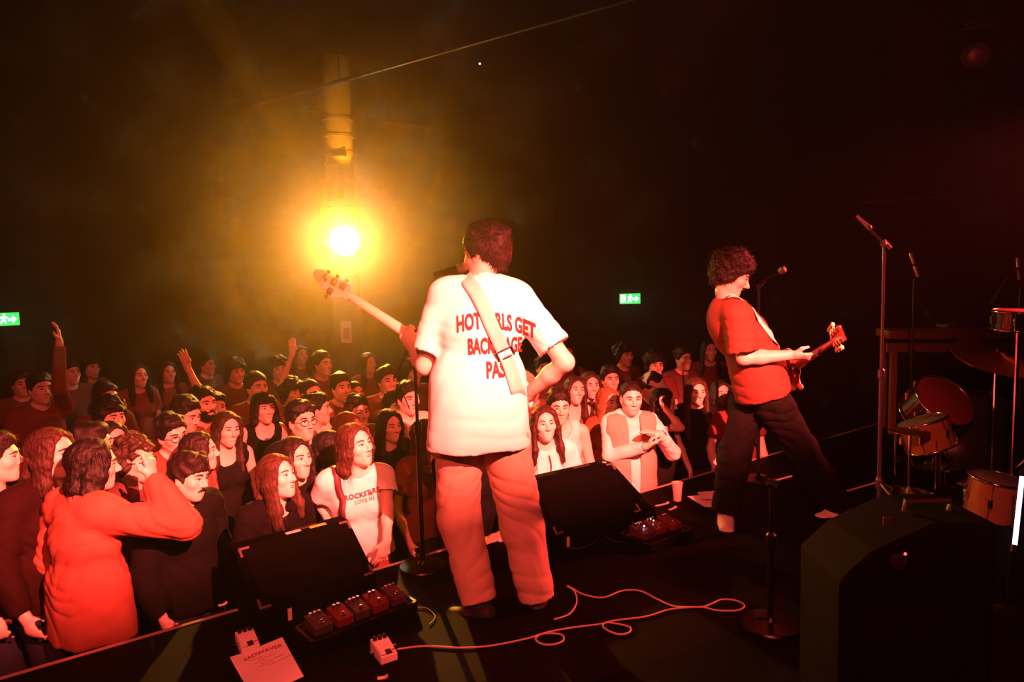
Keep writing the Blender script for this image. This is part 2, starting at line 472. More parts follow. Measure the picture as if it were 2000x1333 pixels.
def hair_geo(style, c, R, s, h, seed, L=.30, front=.02, parting=0.0, strands=0, beard=None, fringe=False, vol=1.0):
    def T(x, y, z): return c + R @ (V3(x, y, z) * s)
    Ri = R
    def loc(X, Y, Z):
        dx, dy, dz = X - c[0], Y - c[1], Z - c[2]
        return [(dx * Ri[0, i] + dy * Ri[1, i] + dz * Ri[2, i]) / s for i in range(3)]
    E = lambda p, r, k=.02, op='u': ell(T(*p), tuple(x * s for x in r), R, k * s, op)
    def Bl(a, b, r0, r1=None, k=.03, op='u', side=(1, 0, 0)):
        sc_ = lambda r: tuple(x * s for x in r) if hasattr(r, '__len__') else r * s
        return blob(T(*a), T(*b), sc_(r0), sc_(r1) if r1 is not None else None, R @ V3(*side), k * s, None, op)
    rnd = random.Random(seed)
    n1 = sines(seed, 7, 95, .0035 * s); n2 = sines(seed + 9, 6, 190, .0016 * s)
    line = dict(short=([-.13, -.06, -.02, .0, .022, .040, .055, .075, .10], [-.075, -.062, -.020, -.028, -.030, .020, .050, .066, .074]),
                buzz=([-.13, -.06, -.02, .0, .022, .040, .055, .075, .10], [-.060, -.050, -.010, -.010, -.008, .034, .058, .074, .080]),
                curly=([-.13, -.06, -.02, .0, .022, .045, .060, .075, .10, .14], [-.088, -.080, -.052, -.046, -.030, .026, .046, .048, .048, .048]),
                long=([-.13, -.06, -.02, .0, .022, .045, .060, .075, .10], [-.15, -.15, -.12, -.10, -.04, .030, .060, .080, .092]))
    key = style if style in line else 'long'
    xs, ys = line[key]
    if fringe: ys = [y if x < .045 else min(y, .042) for x, y in zip(xs, ys)]
    def hl(X, Y, Z):
        lx, ly, lz = loc(X, Y, Z)
        zm = np.interp(ly, xs, ys)
        if key == 'long' and not fringe: zm = np.where(ly > .035, np.minimum(zm + .022 - .55 * np.abs(lx), np.maximum(.108 - .9 * np.abs(lx), .02)), zm)
        return (zm + np.abs(lx) * (-.12 if key != 'long' else .0) * (ly > .04) + (.004 if key != 'long' else .001) * np.sin(lx * 240 + seed) - lz) * s
    def strand_disp(X, Y, Z):
        lx, ly, lz = loc(X, Y, Z)
        ph = np.arctan2(lx, -ly - .01)
        return (.0011 * np.sin(ph * 31 + 9 * lz + np.sin(lz * 22 + seed)) + .0014 * np.sin(ph * 53 - 13 * lz + seed)) * s
    parts = []
    if style == 'curly':
        B = [E((0, -.022, .056), (.106 * vol, .122 * vol, .100 * vol), .02), E((0, -.050, -.010), (.094, .078, .080), .03)]
        for sx in (-1, 1): B.append(E((sx * .076, -.016, -.005), (.024, .040, .050), .02))
        for i in range(46):
            a, b_ = rnd.uniform(0, 6.28), rnd.uniform(-.25, 1.5)
            p = (math.cos(a) * math.cos(b_) * .100 * vol, -.022 + math.sin(a) * math.cos(b_) * .116 * vol, .056 + math.sin(b_) * .094 * vol)
            B.append(E(p, (.024, .024, .024), .012))
        n3 = sines(seed + 3, 9, 150, .006 * s)
        v, q = polygonize(B, h, [hl], lambda X, Y, Z: n1(X, Y, Z) + n3(X, Y, Z), open_cuts=False)
        parts.append((v, q))
    else:
        g_ = {'short': .013, 'buzz': .004}.get(style, .012) * vol
        B = [E((0, -.016, .040), (.078 + g_, .098 + g_, .084 + g_ * 1.25), .02)]
        if style == 'short':
            B += [E((.02, .030, .105), (.055, .055, .030), .03), E((-.02, -.05, .085), (.06, .06, .04), .03), E((0, -.085, -.015), (.060, .032, .055), .03)]
            for i in range(14):
                a, b_ = rnd.uniform(0, 6.28), rnd.uniform(.25, 1.4)
                p = (math.cos(a) * math.cos(b_) * .085, -.016 + math.sin(a) * math.cos(b_) * .103, .040 + math.sin(b_) * .094)
                B.append(E(p, (.022, .022, .016), .018))
        dsp = (lambda X, Y, Z: n1(X, Y, Z) + n2(X, Y, Z)) if style in ('short', 'buzz') else (lambda X, Y, Z: strand_disp(X, Y, Z) + n2(X, Y, Z))
        v, q = polygonize(B, h, [hl], dsp, open_cuts=False); parts.append((v, q))
        if style in ('long', 'bob', 'medium', 'tied'):
            B = []
            if style != 'tied':
                for sx in (-1, 1):
                    top = (sx * .062, .012, .075); mid = (sx * .086, .004, -.03); end = (sx * (.090 + rnd.uniform(0, .02)), front + rnd.uniform(-.01, .015), -L * rnd.uniform(.9, 1.0))
                    mm = (sx * .094, (front + .0) * .6, -.5 * L - .04)
                    B += [Bl(top, mid, (.026, .050), (.021, .048), .03), Bl(mid, mm, (.021, .048), (.023, .046), .03), Bl(mm, end, (.023, .046), (.010, .030), .03)]
                    B.append(Bl((sx * .045, .052, .088), (sx * .080, .045, .01), (.013, .022), (.010, .018), .025))
                B += [Bl((0, -.070, .03), (0, -.088, -.09), (.082, .036), (.084, .034), .03), Bl((0, -.088, -.09), (0, -.092, -L), (.084, .034), (.060, .020), .03)]
            else:
                B += [Bl((0, -.10, .03), (0, -.135, -.02), (.035, .03), (.03, .03), .02), Bl((0, -.135, -.02), (0, -.125, -L), (.032, .028), (.012, .01), .03)]
            cutface = lambda X, Y, Z: (lambda l: np.minimum(np.minimum(l[1] - .062, .060 - np.abs(l[0])), l[2] + 10) * s)(loc(X, Y, Z))
            v, q = polygonize(B, h, [cutface], lambda X, Y, Z: strand_disp(X, Y, Z) * 1.3 + n2(X, Y, Z), open_cuts=False); parts.append((v, q))
    if beard:
        HB = [E((0, .020, -.022), (.070, .075, .094), .03), E((0, .050, -.098), (.036, .036, .034), .03), E((0, .02, -.080), (.060, .05, .045), .03)]
        def bc(X, Y, Z):
            lx, ly, lz = loc(X, Y, Z)
            up = np.interp(np.abs(lx), [0, .018, .034, .052, .07], [-.050, -.050, -.048, -.030, .0])
            c1 = lz - up
            mouth = .015 - np.sqrt((lx * .55) ** 2 + (lz + .0640) ** 2)
            return np.maximum(np.maximum(c1, mouth), -.01 - ly) * s
        if beard == 'full': v, q = polygonize(HB, h * .8, [bc], n2, open_cuts=False); parts.append((v, q))
        mp = [T(x, y, z) for x, y, z in ((-.030, .083, -.066), (-.018, .094, -.053), (0, .0975, -.0495), (.018, .094, -.053), (.030, .083, -.066))]
        v, q = tube(catmull(mp, 3), [(.002 + .0045 * math.sin(math.pi * i / 12)) * s for i in range(13)], 6); parts.append((v, q))
    g = Geo()
    for v, q in parts:
        if len(q): v, q = compact(v, np.asarray(q)) if not isinstance(q, list) else (v, q); g.add(v, q)
    if strands:
        src_v, src_q = np.asarray(parts[0][0]), np.asarray(parts[0][1])
        if style in ('long', 'bob', 'medium') and len(parts) > 1:
            src_v = np.concatenate([src_v, parts[1][0]])
        cc = T(0, -.015, .035)
        vv, ff = [], []
        for i in range(strands):
            p = src_v[rnd.randrange(len(src_v))]
            l = (p - c) @ R / s
            nrm = unit(p - cc) if l[2] > -.06 else unit(R @ V3(l[0], l[1] + .02, 0))
            if style == 'curly':
                d = unit(np.cross(nrm, (rnd.gauss(0, 1), rnd.gauss(0, 1), rnd.gauss(0, 1)))); ln = .034; lift = .9
            elif style in ('short', 'buzz'):
                fl = R @ V3(rnd.uniform(-.6, .6), .5, -.75 if l[2] < .07 else -.1); d = unit(fl - nrm * np.dot(fl, nrm)); ln = .030; lift = .33
            else:
                fl = R @ V3(rnd.uniform(-.15, .15), rnd.uniform(-.1, .1), -1); d = unit(fl - nrm * np.dot(fl, nrm)); ln = .085; lift = .09
            sd = np.cross(d, nrm); w = .0011 * s; p0 = p - nrm * .003
            ln *= rnd.uniform(.6, 1.3)
            pts = []
            for j in range(4):
                t = j / 3
                pp = p0 + d * ln * t + nrm * (lift * ln * (t - (.55 if style != 'curly' else .75) * t * t)) * 1.2
                ww = w * (1 - .75 * t)
                pts += [pp - sd * ww, pp + sd * ww]
            lt = (pts[-1] - c) @ R / s; lm = (pts[4] - c) @ R / s
            if any(q_[1] > .028 and q_[2] < .062 and abs(q_[0]) < .078 for q_ in (lt, lm)): continue
            b0 = len(vv); vv += pts
            ff += [(b0 + 2 * j, b0 + 2 * j + 1, b0 + 2 * j + 3, b0 + 2 * j + 2) for j in range(3)]
        g.add(np.array(vv), ff)
    return g

def creases(X, Y, Z, seed, A):
    ph = 36 * Z + 15 * X + 3 * np.sin(9 * X + 7 * Y + seed) + 2.6 * np.sin(12 * Z - 8 * Y + seed * 2)
    ph2 = 30 * Z - 17 * X + 3 * np.sin(8 * X - 6 * Y + seed) + 2 * np.sin(10 * Z + 9 * Y)
    m = .5 + .5 * np.sin(6 * X + 7 * Z + 4 * Y + seed)
    return A * ((1 - np.abs(np.sin(ph))) ** 2 * m + (1 - np.abs(np.sin(ph2))) ** 2 * (1 - m)) * 1.6 - A * .5
LODS = [dict(body=.011, head=.0048, hand=.0042, cloth=.0085, hair=.0052, strands=1500),
        dict(body=.018, head=.0062, hand=.0052, cloth=.0125, hair=.0066, strands=700),
        dict(body=.021, head=.0088, hand=.0075, cloth=.0200, hair=.0105, strands=0)]
SHOE_CACHE = {}
def person(label, base, yaw, H=1.72, sex='m', skin=0, hair='short', hairc='dark', hairkw=None, top=None, bottom=None, head=(0, 0, 0), lean=(0, 0), twist=0,
           arms=None, feet=None, lod=1, group=None, seed=1, smile=0., beard=None, glasses=False, shoes=None, pelvis_z=None, hip_off=(0, 0), bare_feet=True, jaw=1., nose=1., extra=None, neck_fwd=0.02, headshift=(0, 0, 0), shoulder=1.0, hunch=0.0):
    """base: point under the pelvis; yaw: facing (0 = +Y, left +). arms: {'L'|'R': dict(wrist=, pole=, hand=, palm=, thumb=, curl=, world=)}"""
    base = np.array(base, float); s = H / 1.75; q = LODS[lod]
    top = dict(kind='tee', color=(.1, .1, .1), infl=.012) | (top or {}); bottom = dict(color=(.03, .03, .04), infl=.022) | (bottom or {})
    hairkw = hairkw or {}; arms = arms or {}
    Rw = rot(yaw); inv = lambda p: Rw.T @ (np.asarray(p, float) - base)
    f = sex == 'f'
    P = V3(hip_off[0], hip_off[1], (pelvis_z if pelvis_z else .955 * s))
    Rt = rot(twist, lean[0], lean[1]); rt, fw, up = Rt[:, 0], Rt[:, 1], Rt[:, 2]
    up0 = unit(V3(0, 0, 1) + up) if True else up
    wst = P + up0 * .12 * s
    chest = wst + up * .18 * s; N = wst + up * .375 * s
    shw = (.172 if f else .192) * s * shoulder
    SJ = {'L': N - up * .050 * s - rt * shw, 'R': N - up * .050 * s + rt * shw}
    Rh = rot(head[0] + twist, head[1], head[2])
    hs = (.97 if f else 1.0) * (s ** .5) * 1.0
    neck_top = N + unit(up + fw * .25 * (1 if lean[0] > -.1 else .3)) * .075 * s + fw * neck_fwd
    hc = neck_top + Rh @ (V3(0, .018, .075) * hs) + V3(*headshift)
    # ---- body
    HB = head_blobs(hc, Rh, hs, sex, jaw, nose)
    nr = .046 if f else .056
    neck = [blob(N - up * .03 * s, neck_top - Rh[:, 1] * .004 + Rh[:, 2] * .015, (nr * 1.12 * s, nr * 1.1 * s), (nr * s, nr * s), k=.03)]
    if f: w_r, c_r, h_r, b_r = (.112, .088), (.128, .092), (.125, .105), .046
    else: w_r, c_r, h_r, b_r = (.132, .098), (.150, .104), (.118, .108), .050
    fat = 1.0
    def torso(i=0., hips=True):
        B = []
        sc2 = lambda r: ((r[0] * s + i) * fat, (r[1] * s + i) * fat)
        B += [blob(P, wst, sc2(h_r), sc2(w_r), rt, .05), blob(wst, chest, sc2(w_r), sc2(c_r), rt, .05), blob(chest, chest + up * .09 * s, sc2(c_r), sc2((c_r[0] * .97, c_r[1] * .86)), rt, .05)]
        B += [blob(N - up * .055 * s - rt * shw * .78, N - up * .055 * s + rt * shw * .78, b_r * s + i, None, k=.045)]
        B += [blob(N - up * .0 * s, N - up * .028 * s + sx * rt * shw * .7, .040 * s + i * .8, .040 * s + i * .8, k=.05) for sx in (-1, 1)]
        if hunch: B.append(ell(chest + up * .10 * s - fw * hunch, (.13 * s + i, .09 * s + i, .13 * s + i), Rt, .06))
        if f: B += [ell(chest + fw * (.072 * s) + sx * rt * .062 * s - up * .01, (.052 * s + i, .046 * s + i, .052 * s + i), Rt, .03) for sx in (-1, 1)]
        return B
    # ---- arms
    A = {}; hands = []
    l1, l2 = .285 * s, .255 * s
    for sd in 'LR':
        sx = -1 if sd == 'L' else 1
        a = arms.get(sd)
        if a is None:
            Wp = SJ[sd] + V3(sx * .06, .10, -.50) * s; E_, W_ = ik(SJ[sd], Wp, l1, l2, (sx * .35, -1, 0)); hd = unit(W_ - E_ + V3(0, .05, -.1)); pn = V3(-sx, 0, 0); th = V3(0, 1, -.2); cu = .45; spread = 0; thm = .3; curls = None
            if Wp[2] < .2: pass
        else:
            iw = (lambda p: inv(p)) if a.get('world') else (lambda p: np.asarray(p, float) * s)
            iv = (lambda d_: Rw.T @ np.asarray(d_, float)) if a.get('world') else (lambda d_: np.asarray(d_, float))
            if 'shift' in a: SJ[sd] = SJ[sd] + iv(a['shift'])
            if 'elbow' in a: E_ = iw(a['elbow']); W_ = iw(a['wrist'])
            else: E_, W_ = ik(SJ[sd], iw(a['wrist']), l1, l2, iv(a.get('pole', (sx * .5, -.6, -.6))))
            hd = iv(a['hand']) if 'hand' in a else unit(W_ - E_); pn = iv(a['palm']) if 'palm' in a else V3(-sx, 0, 0)
            th = iv(a['thumb']) if 'thumb' in a else np.cross(pn, hd) * sx; cu = a.get('curl', .4); spread = a.get('spread', 0.); thm = a.get('thumbc', .3); curls = a.get('curls')
        ar = .84 if f else 1.0
        LB = [blob(SJ[sd], E_, .050 * s * ar, .039 * s * ar, k=.03), blob(E_, E_ + (W_ - E_) * .35, .039 * s * ar, .041 * s * ar, k=.02), blob(E_ + (W_ - E_) * .35, W_, .041 * s * ar, .0265 * s * ar, k=.02)]
        HBs = hand_blobs(W_, hd, pn, th, s * (.92 if f else 1.0), cu, spread, thm, curls)
        A[sd] = dict(E=E_, W=W_, S=SJ[sd], blobs=LB, hand=HBs, ar=ar, fine=(a or {}).get('fine', a is not None and lod < 2), hd=hd)
    # ---- legs
    feet = feet or {'L': (-.10, .02), 'R': (.10, .02)}
    legs = {}; legB = []
    for sd in 'LR':
        sx = -1 if sd == 'L' else 1
        ft = feet[sd]
        hip = P + V3(sx * .09 * s, 0, -.055 * s)
        if isinstance(ft, dict):
            Kn, An, toe = [inv(ft[k_]) for k_ in ('knee', 'ankle', 'toe')]
        else:
            An = V3(ft[0] * s, ft[1] * s - .04, .085 * s); Kn, An = ik(hip, An, .42 * s, .42 * s, (sx * .15, 1, 0)); toe = An + V3(sx * .04, .12 * s, -.060 * s)
        legs[sd] = (hip, Kn, An, toe)
        legB += [blob(hip, Kn, (.085 if not f else .088) * s, .057 * s, k=.04), blob(Kn, Kn + (An - Kn) * .3, .055 * s, .056 * s, k=.03), blob(Kn + (An - Kn) * .3, An, .056 * s, .038 * s, k=.03),
                 blob(An - V3(0, .0, .045 * s), toe, (.036 * s, .034 * s), (.042 * s, .022 * s), k=.03)]
    bodyB = torso() + neck + HB
    for sd in 'LR': bodyB = bodyB + A[sd]['blobs'] + A[sd]['hand']
    bodyB = bodyB + legB
    g = Geo()
    boxes = []
    hb = hc + Rh @ V3(0, .01, -.015)
    boxes.append((hb - V3(.135, .135, .160), hb + V3(.135, .135, .150), q['head']))
    for sd in 'LR':
        if A[sd]['fine']:
            lo, hi = bounds_of(A[sd]['hand'], .012); boxes.append((lo, hi, q['hand']))
    lo, hi = bounds_of(bodyB, .05)
    for bi, (bl, bh, hh) in enumerate(boxes):
        v, qd = polygonize(bodyB, hh, bounds=(bl, bh))
        if len(qd): v, qd = compact(v, qd); v = smooth_mesh(v, qd, 1, .3); g.add(v, qd, 0)
    v, qd = polygonize(bodyB, q['body'], bounds=(lo, hi))
    keep = np.ones(len(qd), bool)
    for bl, bh, hh in boxes:
        m = q['body'] * 1.6
        ins = ((v > bl + m) & (v < bh - m)).all(1)
        keep &= ~ins[qd].all(1)
    v, qd = compact(v, qd[keep]); g.add(v, qd, 0)
    face_islands(g, HB, hc, Rh, hs, sex, smile, lod)
    smat, hmat = skin_mat(skin), hair_mat(hairc)
    root = thing('person', label, 'person', base, yaw, group)
    body = obj('body', g.mesh('body', [smat, M_EYE, M_IRIS, M_BROW, M_LIP, M_TEETH]), root)
    if hair:
        hk = dict(strands=q['strands']) | hairkw
        hg = hair_geo(hair, hc, Rh, hs, q['hair'], seed, beard=beard, **hk)
        obj('hair', hg.mesh('hair', [hmat]), root)
    ch = top.get('h', q['cloth'])
    # ---- top
    kind = top['kind']; inf = top['infl']; rd = random.Random(seed * 7 + 3)
    flats = []
    B = torso(inf)
    hem = top.get('hem', .10 if not f else .06)                       # below the pelvis centre
    if top.get('hem_dir') is not None: hd_ = unit(V3(*top['hem_dir']))
    else: hd_ = V3(0, 0, -1)
    hp = P + hd_ * hem * s
    fl = top.get('flare', .0)
    hr = (max(h_r[0] + .028, .185) * s + max(inf, bottom['infl'] * .8) + fl, max(h_r[1] + .012, .11) * s + inf + .010 + fl)
    B.append(flat_end(blob(wst, hp + hd_ * .02, (w_r[0] * s + inf + .012, w_r[1] * s + inf + .008), hr, rt, .04), hp, hd_))
    B.append(flat_end(blob(wst - up * .05 * s, hp + hd_ * .02, (hr[0] * .97, hr[1] * .97), hr, rt, .05), hp, hd_))
    for b in B[:1]: flat_end(b, hp, hd_)
    flats.append(((hp, .45), hd_))
    sl = {'tee': .62, 'long': 1.0, 'tank': 0, 'crop': .35}[kind if kind in ('tee', 'tank', 'crop') else 'long']
    sl = top.get('sleeve', sl)
    for sd in 'LR':
        a = A[sd]; S_, E_, W_ = a['S'], a['E'], a['W']; rr = a['ar']
        li = top.get('sleeve_infl', inf)
        if kind == 'tank': continue
        if sl < .95:
            pe = S_ + (E_ - S_) * sl; dd = unit(E_ - S_)
            B.append(flat_end(blob(S_, pe + dd * .03, .049 * s * rr + li, .046 * s * rr + li * 1.5 + .008, k=.04), pe, dd)); flats.append(((pe, .13), dd))
        else:
            fr = top.get('cuff', .95); pe = E_ + (W_ - E_) * fr; dd = unit(W_ - E_)
            B += [blob(S_, E_, .049 * s * rr + li, .044 * s * rr + li, k=.04), flat_end(blob(E_, pe + dd * .03, .046 * s * rr + li, .031 * s * rr + li * .85, k=.025), pe, dd)]; flats.append(((pe, .09), dd))
    nk = top.get('neck', .070 if not f else .078)
    B.append(ell(N + up * .035 * s + fw * top.get('neck_fwd', .035), (nk * s + inf * .5, nk * s * .95 + inf * .5, top.get('neck_deep', .060) * s), Rt, .008, 's'))
    if kind == 'tank':
        for sx in (-1, 1): B.append(ell(SJ['L' if sx < 0 else 'R'] + up * .01 + rt * sx * .03, (.060 * s + inf, .09 * s + inf, .11 * s), Rt, .01, 's'))
        B.append(ell(N + fw * .05, (.095 * s, .09 * s, .12 * s), Rt, .01, 's'))
    if kind in ('hoodie', 'jacket'):
        for sx in (-1, 1):
            n0 = N - fw * .055 * s + up * .005; n1_ = N + rt * sx * .075 * s + up * .02 * s; n2_ = N + fw * .085 * s + rt * sx * .03 * s - up * (.05 if kind == 'hoodie' else .03) * s
            rr_ = .026 if kind == 'hoodie' else .016
            B += [blob(n0, n1_, rr_ * s * 1.2, rr_ * s, k=.02), blob(n1_, n2_, rr_ * s, rr_ * s * .7, k=.02)]
        if kind == 'hoodie': B.append(ell(N - fw * .085 * s - up * .02 * s, (.085 * s, .045 * s, .055 * s), Rt, .03))
    fa = top.get('folds', 1.0)
    fn1 = sines(seed + 20, 6, 22, .0050 * fa); fn2 = sines(seed + 21, 6, 48, .0020 * fa)
    if lod < 2 or fa > 1: dsp = lambda X, Y, Z: fn1(X, Y, Z * .55) + fn2(X, Y, Z) + creases(X, Y, Z, seed, .0045 * fa)
    else: dsp = None
    v, qd = polygonize(B, ch, disp=dsp)
    qd = drop_flat(v, qd, flats, ch, .3); v, qd = compact(v, qd)
    g = Geo(); g.add(v, qd)
    tm = cloth_mat(top['color'])
    shirt = obj(top.get('name', {'tee': 'shirt', 'tank': 'tank_top', 'crop': 'shirt', 'hoodie': 'hoodie', 'jacket': 'jacket'}.get(kind, 'shirt')), g.mesh('top', [tm]), root)
    if lod == 0:
        md = shirt.modifiers.new('thickness', 'SOLIDIFY'); md.thickness = .004; md.offset = -1
    # ---- trousers
    bi = bottom['infl']
    B = [blob(P, wst, (h_r[0] * s + bi * .7, h_r[1] * s + bi * .7), (w_r[0] * s + bi * .5, w_r[1] * s + bi * .5), rt, .05)]; flats = []
    for sd in 'LR':
        hip, Kn, An, toe = legs[sd]
        lw = bottom.get('leg', .0); dd = unit(An - Kn); pe = An + dd * bottom.get('low', .02)
        hi2 = hip + (Kn - hip) * .22
        B += [blob(hip, hi2, .078 * s + bi * .6, .086 * s + bi, k=.04), blob(hi2, Kn, .086 * s + bi, .062 * s + bi + lw, k=.035), flat_end(blob(Kn, pe + dd * .04, .062 * s + bi + lw, .048 * s + bi + lw, k=.03), pe, dd)]
        flats.append(((pe, .16), dd))
    pw = wst + up * .01; flat_end(B[0], pw, up)
    fn3 = sines(seed + 30, 7, 26, .006 * bottom.get('folds', 1.)); fn4 = sines(seed + 31, 6, 55, .0022 * bottom.get('folds', 1.))
    v, qd = polygonize(B, ch * (1.0 if lod == 0 else 1.8), disp=(lambda X, Y, Z: fn3(X * .45, Y * .45, Z) + fn4(X, Y, Z) + creases(X, Y, Z * .8, seed + 5, .007 * bottom.get('folds', 1.))) if lod == 0 else None)
    qd = drop_flat(v, qd, flats, ch, .3); v, qd = compact(v, qd)
    g = Geo(); g.add(v, qd)
    trous = obj('trousers', g.mesh('trousers', [cloth_mat(bottom['color'])]), root)
    if lod == 0:
        md = trous.modifiers.new('thickness', 'SOLIDIFY'); md.thickness = .004; md.offset = -1
    if lod == 0 or shoes:
        for sd in 'LR': make_shoe(root, legs[sd], s, shoes or dict(color=(.05, .05, .05)), .006 if lod == 0 else .014)
    if glasses:
        g = Geo()
        T = lambda x, y, z: hc + Rh @ (V3(x, y, z) * hs)
        for sx in (-1, 1):
            ring = [T(sx * (.033 + .024 * math.cos(a)), .098 - .012 * abs(math.cos(a)) * (1 if math.cos(a) > 0 else .2), .000 + .019 * math.sin(a)) for a in np.linspace(0, 2 * math.pi, 14)[:-1]]
            v, f_ = tube(ring, .0022 * hs, 6, close=True); g.add(v, f_)
            v, f_ = tube([T(sx * .057, .088, .004), T(sx * .078, .05, .006), T(sx * .082, -.005, .004)], .0018 * hs, 5); g.add(v, f_)
        v, f_ = tube([T(-.010, .099, .004), T(0, .102, .006), T(.010, .099, .004)], .0018 * hs, 5); g.add(v, f_)
        obj('glasses', g.mesh('glasses', [mat('spectacle_frame', (.02, .015, .012), .25)]), root)
    return dict(root=root, hc=hc, Rh=Rh, hs=hs, N=N, P=P, A=A, Rt=Rt, base=base, Rw=Rw, shirt=shirt, body=body, trousers=trous, s=s, legs=legs, chest=chest, wst=wst)
def make_shoe(root, leg, s, spec, h):
    hip, Kn, An, toe = leg
    key = None
    d = toe - An; d[2] = 0; d = unit(d); side = np.cross(d, (0, 0, 1.0))
    gz = An[2] - .085 * s
    heel = An - d * .035 * s; heel[2] = gz; tip = An + d * .175 * s; tip[2] = gz
    up = V3(0, 0, 1)
    U = [blob(heel + up * .050 * s, heel + d * .09 * s + up * .045 * s, (.040 * s, .052 * s), (.042 * s, .038 * s), side, k=.03), blob(heel + d * .08 * s + up * .040 * s, tip + up * .034 * s - d * .03, (.043 * s, .038 * s), (.042 * s, .026 * s), side, k=.03), blob(An - up * .02 * s, An + up * .012 * s, .046 * s, k=.02)]
    low = lambda X, Y, Z: (gz + .018 * s) - Z + 0 * X + 0 * Y
    v, q = polygonize(U, h, [low], open_cuts=False)
    g = Geo(); v, q = compact(v, q); g.add(v, q)
    sh = obj('shoe', g.mesh('shoe', [mat('shoe_upper_%02d_%02d' % (int(spec['color'][0] * 99), int(spec['color'][2] * 99)), spec['color'], .6, bump=.2)]), root)
    S = [blob(heel + up * .012 * s, heel + d * .10 * s + up * .012 * s, (.044 * s, .016 * s), (.044 * s, .016 * s), side, k=.02), blob(heel + d * .09 * s + up * .012 * s, tip + up * .012 * s - d * .025, (.045 * s, .016 * s), (.046 * s, .016 * s), side, k=.02)]
    v, q = polygonize(S, h, [lambda X, Y, Z: np.maximum(Z - (gz + .026 * s), gz + .001 - Z) + 0 * X + 0 * Y], open_cuts=False)
    g = Geo(); v, q = compact(v, q); g.add(v, q)
    obj('sole', g.mesh('sole', [rubber()]), sh)
    if spec.get('laces'):
        g = Geo()
        for i in range(4):
            c0 = An + d * (.035 + .022 * i) * s; c0[2] = gz + (.098 - .011 * i) * s
            v, f_ = tube([c0 - side * .026 * s - up * .012, c0, c0 + side * .026 * s - up * .012], .003 * s, 5); g.add(v, f_)
        obj('laces', g.mesh('laces', [mat('laces', (.7, .68, .62), .8)]), sh)
# ------------------------------------------------------------------ shape helpers for things
def quad_box(c, size, R=None):
    R = np.eye(3) if R is None else np.asarray(R, float)
    c = np.asarray(c, float); hx, hy, hz = [x / 2 for x in size]
    v = [c + R @ V3(x, y, z) for x in (-hx, hx) for y in (-hy, hy) for z in (-hz, hz)]
    return np.array(v), [(0, 1, 3, 2), (4, 6, 7, 5), (0, 4, 5, 1), (2, 3, 7, 6), (0, 2, 6, 4), (1, 5, 7, 3)]
def prism(poly, t0, t1, o, ex, ey, ez):
    """polygon (x, y) in the frame o, ex, ey, pushed from t0 to t1 along ez"""
    o, ex, ey, ez = [np.asarray(q, float) for q in (o, ex, ey, ez)]
    n = len(poly)
    v = [o + ex * x + ey * y + ez * t0 for x, y in poly] + [o + ex * x + ey * y + ez * t1 for x, y in poly]
    f = [tuple(range(n - 1, -1, -1)), tuple(range(n, 2 * n))] + [(i, (i + 1) % n, n + (i + 1) % n, n + i) for i in range(n)]
    return np.array(v), f
def lathe(prof, o, w, n=20, u=None):
    """profile (radius, height) turned about the axis w at o"""
    w = unit(w); s_ = np.cross(w, (1, 0, 0) if abs(w[0]) < .8 else (0, 1, 0)) if u is None else u
    s_ = unit(s_ - w * np.dot(s_, w)); q = np.cross(w, s_)
    v = []; f = []
    for r, z in prof:
        for i in range(n):
            a = 2 * math.pi * i / n; v.append(np.asarray(o) + w * z + r * (math.cos(a) * s_ + math.sin(a) * q))
    for j in range(len(prof) - 1):
        for i in range(n): f.append((j * n + i, j * n + (i + 1) % n, (j + 1) * n + (i + 1) % n, (j + 1) * n + i))
    if prof[0][0] > 1e-5: f.append(tuple(range(n - 1, -1, -1)))
    if prof[-1][0] > 1e-5: f.append(tuple((len(prof) - 1) * n + i for i in range(n)))
    return np.array(v), f
def part(name, shapes, m, parent=None, bevel=0, smooth=False):
    g = Geo()
    for v, f in shapes: g.add(v, f)
    me = g.mesh(name, [m], bool(smooth))
    bm = bmesh.new(); bm.from_mesh(me); bmesh.ops.recalc_face_normals(bm, faces=bm.faces); bm.to_mesh(me); bm.free()
    if smooth == 'auto':
        me.polygons.foreach_set('use_smooth', np.ones(len(me.polygons), bool)); 
        try: me.set_sharp_from_angle(angle=math.radians(38))
        except Exception: pass
    o = obj(name, me, parent)
    if parent is not None and parent.type == 'EMPTY' and (parent.location.length > 0 or parent.rotation_euler.z):
        pass
    if bevel:
        b = o.modifiers.new('bevel', 'BEVEL'); b.width = bevel; b.segments = 2; b.limit_method = 'ANGLE'; b.angle_limit = math.radians(40)
    return o
def struct(o): o['kind'] = 'structure'; return o
BLACKM = mat('black_painted_metal', (.0025, .0025, .0025), .35, spec=.3, var=.2)
BLACKP = mat('black_speaker_paint', (.0011, .0010, .0010), .85, spec=.05, bump=.35, bscale=160)
GRILLE = mat('black_grille', (.0014, .0013, .0013), .85, metal=.0, spec=.06, bump=.8, bscale=300)
CHROME = mat('chrome_hardware', (.72, .70, .68), .16, metal=1.0, var=.08)
STEEL = mat('dull_steel', (.35, .34, .33), .4, metal=.9)
